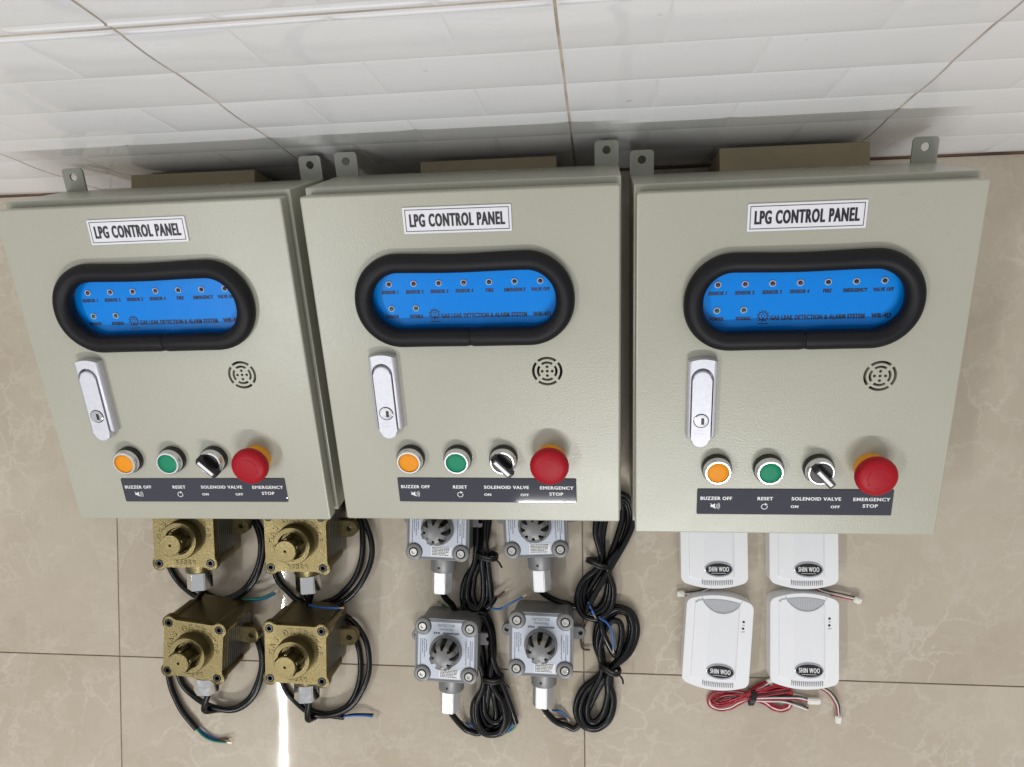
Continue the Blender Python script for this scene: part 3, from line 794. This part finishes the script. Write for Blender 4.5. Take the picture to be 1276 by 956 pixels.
for i, (x, y, yaw, rx, ry, lab) in enumerate(BRASS):
    d = br0_all[i]
    d.location = (x, y, .0002); d.rotation_euler = Euler((math.radians(rx), math.radians(ry), math.radians(yaw)), 'XYZ'); d['label'] = lab
    M = Matrix.LocRotScale(d.location, d.rotation_euler, None); inv = M.inverted()
    pts, ends = CABLES[i]
    nut = [M @ Vector((-.001, -.062, .044)), M @ Vector((-.001, -.074, .037))]
    w3 = nut+cz(Zb[i], pts)
    cb = obj('cable', tube(NB(), [inv @ p for p in catmull(w3, 7)], .0037, 8), 'cable_black', d, 60)
    for m, q in ends: wire_end(cb, cz(Zb[i], q), .0014, m, True, inv)

# ------------------------------------------------------------------ grey gas detectors
GZ1, GZ2 = .044, .0555
def build_grey():
    t = thing('grey_gas_detector', 'x', 'gas detector', group='grey gas detectors')
    bm = NB(); prism(bm, rrect(.0345, .0345, .008, 5), .0, GZ1-.001)
    prism(bm, rrect(.0355, .0355, .008, 5), GZ1-.006, GZ1)
    obj('housing', bm, 'housing_grey', t, 40)
    bm = NB(); prism(bm, rrect(.0368, .0368, .0085, 6), GZ1, GZ2-.003, bev=.0014, seg=2)
    for sx in (-1, 1):
        for sy in (-1, 1): lathe(bm, [(.0094, GZ1+.001), (.0094, GZ2-.0006), (.0086, GZ2), (.0056, GZ2), (.0056, GZ2-.003)], 24, Matrix.Translation((sx*.0277, sy*.0277, 0)), False, True)
    cv = obj('cover', bm, 'housing_grey', t, 40)
    ln = obj('rim_line', None or rim(NB()), 'print_grey', cv)
    # label with the corner cut-outs for the bolts
    bm = NB(); a = .0330; r = .0104; c = .0277
    pts = []
    for sx, sy in ((1, -1), (1, 1), (-1, 1), (-1, -1)):
        dd_ = math.sqrt(r*r-(a-c)**2); n = 8
        a0 = math.atan2(-dd_, a-c); a1 = math.atan2(a-c, -dd_)
        # concave arc round the bolt, from (a, c-d) to (c-d, a)
        seq = [a0-(a0-(a1-2*PI))*k/n for k in range(n+1)]
        arc = [(c+r*math.cos(q), c+r*math.sin(q)) for q in seq]
        if (sx, sy) == (-1, 1): arc = [(-x, y) for x, y in arc[::-1]]
        elif (sx, sy) == (-1, -1): arc = [(-x, -y) for x, y in arc]
        elif (sx, sy) == (1, -1): arc = [(x, -y) for x, y in arc[::-1]]
        pts += arc
    prism(bm, pts, GZ2-.003, GZ2-.0024)
    lb = obj('label_plate', bm, 'detector_label', cv)
    bm = NB(); zz = GZ2-.0022
    add_text(bm, 'DETECTOR', 0, .0292, .0195, .0030, zz, bold=.0)
    add_text(bm, 'SHINWOO', 0, .0248, .0165, .0026, zz, bold=.0)
    rg = random.Random(5)
    def dashes(x0, x1, y, h, horiz=True):
        p = x0
        while p < x1:
            q = min(x1, p+rg.uniform(.0008, .0024))
            f = [(p, y-h/2), (q, y-h/2), (q, y+h/2), (p, y+h/2)]
            if not horiz: f = [(y_, -x_) for x_, y_ in f]
            flat(bm, f, zz); p = q+rg.uniform(.0003, .0008)
    dashes(-.0150, -.0070, .0203, .0021); dashes(-.0040, .0150, .0203, .0019)
    for x, l0, l1 in ((-.0300, -.013, .017), (-.0277, -.013, .004), (-.0254, -.013, .009), (-.0231, -.012, .002), (.0235, -.012, .016), (.0262, -.006, .008), (.0285, -.013, .017), (.0306, -.012, .010)):
        dashes(l0, l1, x, .0009, False)
    obj('print', bm, 'print_grey', lb)
    st = obj('sticker', prism(NB(), [(-.0075, -.0320), (.0165, -.0320), (.0165, -.0205), (-.0075, -.0205)], GZ2-.0023, GZ2-.0020), 'sticker_white', cv)
    bm = NB(); zz = GZ2-.0018
    for k in range(6): dashes(-.0062, .0150-.002*rg.random()*k*.6, -.0219-.0017*k, .0008)
    obj('print', bm, 'print_black', st)
    bme = None
    for sx in (-1, 1):
        for sy in (-1, 1):
            if bme is None:
                bm = NB(); lathe(bm, [(.0045, GZ2-.004), (.0045, GZ2+.0004), (.0040, GZ2+.0010), (.0024, GZ2+.0010), (.0022, GZ2-.001), (.0004, GZ2-.001)], 22)
                o = obj('hex_bolt', bm, 'bolt_steel', cv, 40, (sx*.0277, sy*.0277, 0)); bme = o.data
            else: link('hex_bolt', bme, cv, (sx*.0277, sy*.0277, 0))
    # sensor cage: collar and eight curved ribs meeting in a hub
    bm = NB(); z0 = GZ2-.003
    lathe(bm, [(.0190, z0), (.0190, z0+.0045), (.0180, z0+.0058), (.0163, z0+.0058), (.0158, z0+.001)], 36, None, False, False)
    zh = z0+.0265
    lathe(bm, [(.0080, zh-.004), (.0090, zh-.0025), (.0088, zh-.0006), (.0078, zh), (.0005, zh)], 24)
    for k in range(8):
        a = 2*PI*k/8+PI/8
        ww = .0030
        prof = [(.0163, z0+.003, .0033), (.0163, z0+.014, .0031), (.0158, z0+.0195, .0029), (.0140, z0+.0235, .0026), (.0105, zh-.0008, .0024), (.0060, zh-.0003, .0024)]
        T = Matrix.Rotation(a, 4, 'Z'); prev = None
        for (r, z, hw) in prof:
            th = .0028
            ro, ri = (r, r-th)
            zi = z-(.0 if z < z0+.018 else .0022)
            ring = [bm.verts.new(T @ Vector(v)) for v in ((ro, -hw, z), (ro, hw, z), (ri, hw*.9, zi), (ri, -hw*.9, zi))]
            if prev:
                for q in range(4): bm.faces.new((prev[q], prev[(q+1) % 4], ring[(q+1) % 4], ring[q]))
            prev = ring
    bmesh.ops.recalc_face_normals(bm, faces=bm.faces)
    cg = obj('sensor_cage', bm, 'housing_grey', t, 50)
    obj('well', lathe(NB(), [(.0164, z0+.0003), (.0158, z0+.0010), (.0005, z0+.0010)], 24), 'bolt_black', t)
    obj('sensor', lathe(NB(), [(.0078, z0+.0004), (.0078, z0+.0150), (.0070, z0+.0160), (.0005, z0+.0160)], 22), 'inner_brass', t, 40)
    # gland, nut, lugs
    bm = NB(); lathe(bm, [(.0158, .030), (.0150, .0540), (.0138, .0555)], 28, Matrix.Translation((.0020, 0, .0270)) @ MY)
    g = obj('gland', bm, 'housing_grey', t, 40)
    bm = NB(); prism(bm, circ(.0014, 10), 0, .0004, M=Matrix.Translation((-.0005, -.0490, .0419)))
    obj('grub_hole', bm, 'bolt_black', g)
    bm = NB(); prism(bm, hexagon(.0125, .10), .0550, .0810)
    bmesh.ops.bevel(bm, geom=list(bm.edges), offset=.0008, segments=2, affect='EDGES'); xf(bm, bm.verts, Matrix.Translation((.0010, 0, .0270)) @ MY)
    obj('hex_nut', bm, 'nut_matte', t, 30)
    for sx in (-1, 1):
        bm = NB(); pts = [(.030, -.0075), (.0425, -.0075)]+[(.0425+.0075*math.sin(k*PI/8), -.0075*math.cos(k*PI/8)) for k in range(1, 8)]+[(.0425, .0075), (.030, .0075)]
        if sx < 0: pts = [(-x, y) for x, y in pts][::-1]
        prism(bm, pts, .006, .016, bev=.0008, seg=1)
        cu = NB(); prism(cu, circ(.0028, 14, sx*.0440, 0), -.01, .04); bm = boolean_cut(bm, cu)
        obj('mounting_lug', bm, 'housing_grey', t, 40, (0, .003, 0))
    return t
def rim(bm):
    z = GZ2-.00292; a = .0352; e = .0007
    for (x0, x1, y0, y1) in ((-a+.012, a-.012, a-e, a), (-a+.012, a-.012, -a, -a+e), (-a, -a+e, -a+.012, a-.012), (a-e, a, -a+.012, a-.012)):
        flat(bm, [(x0, y0), (x1, y0), (x1, y1), (x0, y1)], z)
    return bm
gr0 = build_grey()
gr0_all = [gr0]+[copy_tree(gr0) for _ in range(3)]
GREY = [(-.1899, -.4186, -1.8, 'grey gas detector half under the middle cabinet, at its left, pale hex nut below'),
        (-.0772, -.4137, 2.3, 'grey gas detector half under the middle cabinet, nearest the gap to the right cabinet'),
        (-.1822, -.5605, -1.8, 'grey gas detector in the front row beside the brass ones, cable hank at its right'),
        (-.0718, -.5502, -1.3, 'grey gas detector in the front row with its cable hank in a wide figure eight')]
def hank(px0, px1, pinch, wt, wb, turns, seed, z=.0045, dz=.0035):
    """loops of cable between two ends seen at px0 (far) and px1 (near), tied at fraction pinch"""
    rg = random.Random(seed)
    A = P(*px0); B = P(*px1); ax = (B-A); Lg = ax.length; ax.normalize(); sd = Vector((-ax.y, ax.x, 0))
    pts = []
    order = list(range(turns)); rg.shuffle(order)
    for k in range(turns):
        f = (order[k]+.5)/turns                      # how wide this loop is
        wn = wb*(.35+.65*f)*.5; wf = wt*(.35+.65*f)*.5
        en = Lg-(.020*(1-f))*rg.uniform(.5, 1.3); ef = (.020*(1-f))*rg.uniform(.4, 1.2)
        lean_n = rg.uniform(-.35, .35)*(wb*.5-wn); lean_f = rg.uniform(-.35, .35)*(wt*.5-wf)
        pk = pinch*Lg; pp = .0022+.0030*((k*2) % turns)/turns
        zz = z+dz*k*.55
        def q(u, sv, zo=0): 
            v = A+ax*u+sd*sv; v.z = zz+zo; pts.append(v)
        ln = en-pk; lf = pk-ef
        q(pk, pp+.001, .004)
        q(pk+ln*.40, wn*.92+lean_n, .001); q(pk+ln*.74, wn+lean_n); q(pk+ln*.95, wn*.55+lean_n)
        q(en, lean_n, .001)
        q(pk+ln*.95, -wn*.55+lean_n, .001); q(pk+ln*.74, -wn+lean_n, .001); q(pk+ln*.40, -wn*.92+lean_n)
        q(pk, -pp, .0)
        q(pk-lf*.38, -wf*.90+lean_f); q(pk-lf*.72, -wf+lean_f); q(pk-lf*.95, -wf*.55+lean_f)
        q(ef, lean_f, .001)
        q(pk-lf*.95, wf*.55+lean_f, .001); q(pk-lf*.72, wf+lean_f, .001); q(pk-lf*.38, wf*.90+lean_f, .002)
    return pts
# far end, near end, tie fraction, widths, turns
HANKS = [dict(px0=(604, 604), px1=(594, 766), pinch=.56, wt=.020, wb=.036, turns=5, seed=4),
         dict(px0=(775, 612), px1=(735, 770), pinch=.55, wt=.044, wb=.044, turns=4, seed=9),
         dict(px0=(600, 757), px1=(617, 912), pinch=.56, wt=.027, wb=.046, turns=6, seed=11),
         dict(px0=(777, 753), px1=(733, 906), pinch=.53, wt=.050, wb=.046, turns=4, seed=14)]
TIES = [(607, 693), (744, 701), (614, 845), (760, 833)]
LEAD = [[(562, 752, .016), (575, 760, .008)], [(690, 747, .012), (705, 752, .006), (722, 752, .005)],
        [(573, 902, .012), (585, 911, .006), (602, 908, .005)], [(690, 897, .012), (705, 904, .006), (722, 903, .005)]]
TAILS = [[(612, 744, .010), (606, 757, .012), (612, 752, .012), (617, 744, .010)], [(733, 755, .016), (737, 763, .018)],
         [(625, 850, .014), (636, 880, .010), (643, 901, .006)], [(752, 790, .020), (748, 773, .018)]]
GW = [[('wire_blue', [(606, 756, .010), (622, 759, .010), (640, 750, .012), (651, 744, .014)]), ('wire_brown', [(612, 747, .010), (621, 743, .008), (629, 737, .008)]), ('wire_green', [(585, 766, .006), (566, 763, .004), (550, 753, .003)])],
      [('wire_blue', [(733, 750, .018), (736, 758, .018), (740, 766, .016)]), ('wire_brown', [(734, 770, .006), (726, 785, .004), (724, 795, .003), (726, 808, .003), (735, 810, .004)])],
      [('wire_green', [(642, 899, .006), (640, 908, .004), (625, 915, .003), (602, 915, .003)]), ('wire_blue', [(640, 901, .006), (632, 911, .005), (615, 912, .004), (596, 907, .004), (580, 901, .004)])],
      [('wire_blue', [(747, 770, .022), (757, 777, .026), (763, 790, .026), (764, 808, .024)]), ('wire_green', [(753, 778, .010), (752, 790, .008), (751, 800, .008)]), ('wire_blue', [(688, 885, .004), (700, 887, .004), (706, 894, .004)]), ('wire_brown', [(706, 896, .003), (695, 896, .003), (683, 893, .003)])]]
for i, (x, y, yaw, lab) in enumerate(GREY):
    d = gr0_all[i]
    d.location = (x, y, 0); d.rotation_euler = (0, 0, math.radians(yaw)); d['label'] = lab
    M = Matrix.LocRotScale(d.location, d.rotation_euler, None); inv = M.inverted()
    lead = [M @ Vector((.001, -.074, .027)), M @ Vector((.0015, -.084, .025))]+[P(*q) for q in LEAD[i]]
    hk = hank(**HANKS[i]); tail = [P(*q) for q in TAILS[i]]
    allp = lead+hk+tail
    cb = obj('cable', tube(NB(), [inv @ p for p in catmull(allp, 6)], .0037, 8), 'cable_black', d, 60)
    # twist tie
    q = P(*TIES[i], .013); bm = NB()
    Ax = (P(*HANKS[i]['px1'])-P(*HANKS[i]['px0'])).normalized(); Sd = Vector((-Ax.y, Ax.x, 0))
    for s in (-.0016, .0016):
        rr = [q+Ax*(s+.001*math.sin(a*2))+Sd*(.0125*math.cos(a))+Vector((0, 0, .0118*math.sin(a))) for a in [2*PI*k/20 for k in range(20)]]
        tube(bm, [inv @ v for v in rr], .0016, 6, closed=True)
    tube(bm, [inv @ v for v in catmull([q+Sd*.010+Vector((0, 0, .008)), q+Sd*.016+Ax*.004+Vector((0, 0, .010)), q+Sd*.019+Ax*.011+Vector((0, 0, .004))], 4)], .0012, 6)
    obj('twist_tie', bm, 'tie_black', cb, 60)
    for m, qd in GW[i]: wire_end(cb, [P(*a) for a in qd], .0013, m, True, inv, tl=.006)

# ------------------------------------------------------------------ white gas alarms
def build_white():
    t = thing('white_gas_alarm', 'x', 'gas alarm', group='white gas alarms')
    hw, hb, bulge, Ht = .0375, .0470, .0078, .0240
    pts = []; k = 16; rc = .0085
    def bow(x): return hb+bulge*(1-(x/hw)**2)
    th0 = math.atan(2*bulge*.0350/hw**2)                # slope of the bowed edge where the corner begins
    xe = hw-rc+rc*math.sin(th0)
    qd = [(-xe+2*xe*q/k, -bow(-xe+2*xe*q/k)) for q in range(k+1)]
    cyc = -bow(xe)+rc*math.cos(th0)
    qd += [(hw-rc+rc*math.cos(a_), cyc+rc*math.sin(a_)) for a_ in [-PI/2+th0+(PI/2-th0)*q/7 for q in range(1, 8)]]
    half = qd                                          # left end of the bottom edge to the right flank
    right = [p for p in qd if p[0] > xe+1e-6]
    pts = qd+[(x, -y) for x, y in right[::-1]]+[(x, -y) for x, y in qd[:k+1][::-1]]+[(-x, -y) for x, y in right]+[(-x, y) for x, y in right[::-1]]
    bm = NB(); prism(bm, pts, 0, Ht, bev=.0046, seg=6)
    bd = obj('body', bm, 'white_abs', t, 60)
    # raised front shield, its right edge a step down to the lamp strip
    bm = NB(); pts = []
    xs0, xs1 = -.0285, .0222
    for q in range(15):
        f = q/14; x = xs0+(xs1-xs0)*f; pts.append((x, -(.0392+.0045*(1-(x/hw)**2))))
    for q in range(15):
        f = 1-q/14; x = xs0+(xs1-xs0)*f; pts.append((x, (.0428+.0075*(1-(x/hw)**2))))
    prism(bm, pts, Ht-.002, Ht+.0016, bev=.0018, seg=3)
    cu = NB()  # lens-shaped sound opening at the top
    lens = []
    for q in range(13): f = -1+2*q/12; lens.append((.002+.0250*f, .0545-.0200*max(0, 1-f*f)**.7))
    lens += [(.027, .062), (-.023, .062)]
    prism(cu, lens, Ht-.0004, Ht+.01)
    bm = boolean_cut(bm, cu)
    sh = obj('front_shield', bm, 'white_abs', t, 40)
    bm = NB(); n = 34; x0, x1 = -.0115, .0216
    for k in range(n):
        a = x0+(x1-x0)*k/n; b = a+(x1-x0)/n; c = (a+b)/2
        yb = -.0400; yt = .0545-.0200*max(0, 1-((c-.002)/.025)**2)**.7-.0012
        yt = min(yt, .0440)
        w_ = (b-a)
        v = [bm.verts.new(q) for q in ((a+.1*w_, yb, Ht+.0016), (c, yb, Ht+.0019), (b-.1*w_, yb, Ht+.0016), (a+.1*w_, yt, Ht+.0016), (c, yt, Ht+.0019), (b-.1*w_, yt, Ht+.0016))]
        bm.faces.new((v[0], v[1], v[4], v[3])); bm.faces.new((v[1], v[2], v[5], v[4]))
    obj('ribs', bm, 'rib_white', sh)
    # slats of the sound opening
    bm = NB()
    for k in range(25):
        x = -.0210+.046*k/24; f = (x-.002)/.025
        y0 = .0545-.0200*max(0, 1-f*f)**.7+.0006; y1 = (.0428+.0075*(1-(x/hw)**2))-.0004
        if y1-y0 > .002: bx(bm, x-.00055, x+.00055, y0, y1, Ht-.001, Ht+.0009)
    obj('sound_slats', bm, 'grille_grey', t)
    bm = NB(); lp = []
    for q in range(13): f = -1+2*q/12; lp.append((.002+.0246*f, .0545-.0198*max(0, 1-f*f)**.7))
    for q in range(13): f = 1-2*q/12; x = .002+.0246*f; lp.append((x, max(.0545-.0198*max(0, 1-f*f)**.7+.0002, .0430+.0075*(1-(x/hw)**2))))
    prism(bm, lp, Ht-.001, Ht+.00015)
    obj('sound_opening', bm, 'grille_grey', t)
    # vents along the lower edge
    sl = None
    for k in range(17):
        x = -.0138+.0335*k/16
        if sl is None:
            bm = NB(); bx(bm, -.00048, .00048, -.0040, .0030, -.0012, .0005)
            o = obj('vent_slot', bm, 'slot_dark', t, None, (x, -.0475, Ht-.0001), (.16, 0, 0)); sl = o.data
        else: link('vent_slot', sl, t, (x, -.0475-.0012*(1-(x/.02)**2), Ht-.0001), (.16, 0, 0))
    # oval badge
    bm = NB(); prism(bm, circ(.0160, 36, .0045, -.0322, .0086), Ht+.001, Ht+.0029, bev=.0008, seg=2)
    bg_ = obj('badge', bm, 'badge_silver', t, 40)
    bm = NB(); prism(bm, circ(.0146, 36, .0045, -.0320, .0071), Ht+.0028, Ht+.0031)
    obj('badge_face', bm, 'badge_black', bg_)
    bm = NB(); fat_text(bm, 'SHIN WOO', .0045, -.0316, .0228, .0056, Ht+.0033, bold=.0, dx=.00018)
    flat(bm, [(-.0035, -.0365), (.0125, -.0365), (.0125, -.0361), (-.0035, -.0361)], Ht+.0033)
    obj('lettering', bm, 'legend_white', bg_)
    for y, lx in ((.0270, 0), (.0193, -.0002)):
        obj('status_lamp', lathe(NB(), [(.0014, Ht-.0005), (.0014, Ht+.0003), (.0009, Ht+.0007)], 14, Matrix.Translation((.0272+lx, y, 0))), 'led_dark', t, 40)
    bm = NB()
    flat(bm, [(.0258, .0230), (.0288, .0230), (.0288, .0235), (.0258, .0235)], Ht+.0002)
    for k, (a, b) in enumerate(((.0254, .0266), (.0269, .0277), (.0280, .0292))):
        flat(bm, [(a, .0150+.0002*k), (b, .0150+.0002*k), (b, .0157+.0002*k), (a, .0157+.0002*k)], Ht+.0002)
    obj('lamp_marks', bm, 'print_grey', t)
    return t
wh0 = build_white()
wh0_all = [wh0]+[copy_tree(wh0) for _ in range(3)]
WHITE = [(.1262, -.4350, .4, 'white gas alarm half under the right cabinet, at the left, plug lying at its left'),
         (.2254, -.4335, 0, 'white gas alarm half under the right cabinet, at the right, plug lying at its right'),
         (.1295, -.5525, -4.2, 'white gas alarm in the front row, slightly turned, above the bundle of red wires'),
         (.2255, -.5480, -.4, 'white gas alarm in the front row at the far right, short wire curving below it')]
PLUGS = [([(893, 728, .010), (880, 735, .006), (866, 739, .004), (853, 740, .004)], (847, 740)),
         ([(1012, 730, .010), (1026, 737, .006), (1046, 742, .006), (1064, 746, .006)], (1070, 748)),
         None,
         ([(1022, 856, .010), (1034, 864, .008), (1043, 878, .006), (1045, 892, .005)], (1044, 898))]
def plug(parent, a, b, inv=None, ln=.0085):
    d = (b-a); d.z = 0; d.normalize(); s = Vector((-d.y, d.x, 0)); up = Vector((0, 0, 1)); bm = NB()
    bx(bm, 0, ln, -.0031, .0031, -.0022, .0022, bev=.0005, seg=1)
    bx(bm, .001, ln-.0015, -.0038, -.0030, -.0012, .0012); bx(bm, .0015, ln-.002, -.0015, .0015, .0021, .0029)
    M = Matrix(((d.x, s.x, 0, a.x), (d.y, s.y, 0, a.y), (0, 0, 1, max(a.z, .0042)), (0, 0, 0, 1)))
    xf(bm, bm.verts, (inv @ M) if inv else M)
    return obj('plug', bm, 'connector_white', parent, 40)
for i, (x, y, yaw, lab) in enumerate(WHITE):
    d = wh0_all[i]
    d.location = (x, y, 0); d.rotation_euler = (0, 0, math.radians(yaw)); d['label'] = lab
    M = Matrix.LocRotScale(d.location, d.rotation_euler, None); inv = M.inverted()
    if PLUGS[i]:
        pts, end = PLUGS[i]; base = [P(*q) for q in pts]
        for k, m in enumerate(('wire_red', 'wire_white', 'wire_black')):
            off = Vector((.0009*(k-1), .0012*(k-1), .0006*(k % 2)))
            bow = [0, .8, 1.2, .9]
            wp = [base[j]+off*(1+bow[j]*(.6 if k == 2 else .25)) for j in range(len(base))]
            obj('wire', tube(NB(), [inv @ q for q in catmull(wp, 6)], .0008, 6), m, d, 60)
        plug(d, base[-1], P(*end, .004), inv)

# ------------------------------------------------------------------ bundle of red wires
rb = thing('wire_bundle', 'tied bundle of red, white and black wires with white plugs below the white alarms', 'wire bundle', P(934, 868))
inv = Matrix.Translation(rb.location).inverted()
Zr = ZP(870, 850, 6.38)
def loop_wire(keys, m, r=.0011, name='wire'):
    pts = [inv @ Zr(*q) for q in keys]
    return obj(name, tube(NB(), catmull(pts, 7), r, 6), m, rb, 60)
RG = random.Random(21)
def band(keys, cols, spread, r=.00105):
    """parallel conductors following one course"""
    pts = [Zr(*q) for q in keys]; sm = catmull(pts, 7)
    for k, m in enumerate(cols):
        o = (k-(len(cols)-1)/2)*spread; out = []
        for j, p in enumerate(sm):
            t = sm[min(j+1, len(sm)-1)]-sm[max(j-1, 0)]; t.z = 0
            t.normalize(); s = Vector((-t.y, t.x, 0))
            out.append(inv @ (p+s*o+Vector((0, 0, .0003*math.sin(j*.4+k)))))
        obj('wire', tube(NB(), out, r, 6), m, rb, 60)
# outer red loop with its white stripe, left lobe then right lobe
band([(420, 105, .008), (330, 75, .006), (220, 70, .004), (130, 85, .003), (85, 130, .003), (95, 185, .003), (160, 220, .003), (250, 210, .004), (330, 170, .005), (420, 140, .007), (520, 165, .006), (590, 210, .004), (660, 228, .003), (720, 210, .003), (738, 180, .004)], ('wire_red', 'wire_white'), .0022)
band([(420, 110, .010), (320, 100, .008), (210, 90, .006), (130, 110, .005), (105, 150, .005), (150, 190, .005), (240, 180, .006), (330, 145, .007), (420, 125, .010), (540, 150, .008), (600, 190, .006), (660, 205, .005), (700, 190, .005), (705, 170, .005)], ('wire_red', 'wire_red'), .0022)
band([(420, 112, .012), (300, 115, .010), (200, 125, .008), (150, 150, .007), (180, 172, .007), (260, 160, .009), (350, 125, .010), (430, 105, .012), (560, 90, .010), (680, 70, .008), (728, 60, .007), (700, 35, .006), (600, 45, .006), (520, 70, .007)], ('wire_red', 'wire_black', 'wire_red'), .0021)
band([(120, 165, .008), (180, 178, .009), (260, 155, .010), (400, 100, .012), (520, 60, .012), (620, 30, .011), (690, 40, .008), (735, 80, .006), (728, 105, .005), (640, 100, .006), (500, 105, .009), (420, 115, .012)], ('wire_red', 'wire_red'), .0023)
band([(400, 100, .011), (450, 70, .010), (510, 40, .009), (560, 10, .009)], ('wire_black', 'wire_white', 'wire_red'), .0021)
band([(400, 90, .009), (430, 60, .008), (490, 20, .006), (555, 0, .006)], ('wire_red', 'wire_red'), .0024)
band([(430, 130, .012), (560, 128, .010), (700, 125, .007), (800, 128, .005), (870, 145, .005)], ('wire_red', 'wire_white', 'wire_black'), .0019)
band([(430, 140, .010), (560, 145, .009), (680, 150, .006), (780, 178, .004), (872, 215, .003)], ('wire_white', 'wire_black'), .0024)
bm = NB()
for s in (0, 1, 2):
    c = Zr(415+12*s, 118, .0085); ax = Vector((1, -.18, 0)).normalized(); sd = Vector((.18, 1, 0)).normalized()
    rr = [inv @ (c+sd*(.0085*math.cos(a))+Vector((0, 0, .0085*math.sin(a)))+ax*.0006*math.sin(2*a)) for a in [2*PI*k/18 for k in range(18)]]
    tube(bm, rr, .0015, 6, closed=True)
obj('tie', bm, 'tie_black', rb, 60)
plug(rb, Zr(868, 148, .005), Zr(930, 150, .005), inv, .0145)
plug(rb, Zr(548, 6, .007), Zr(590, -14, .007), inv, .008)
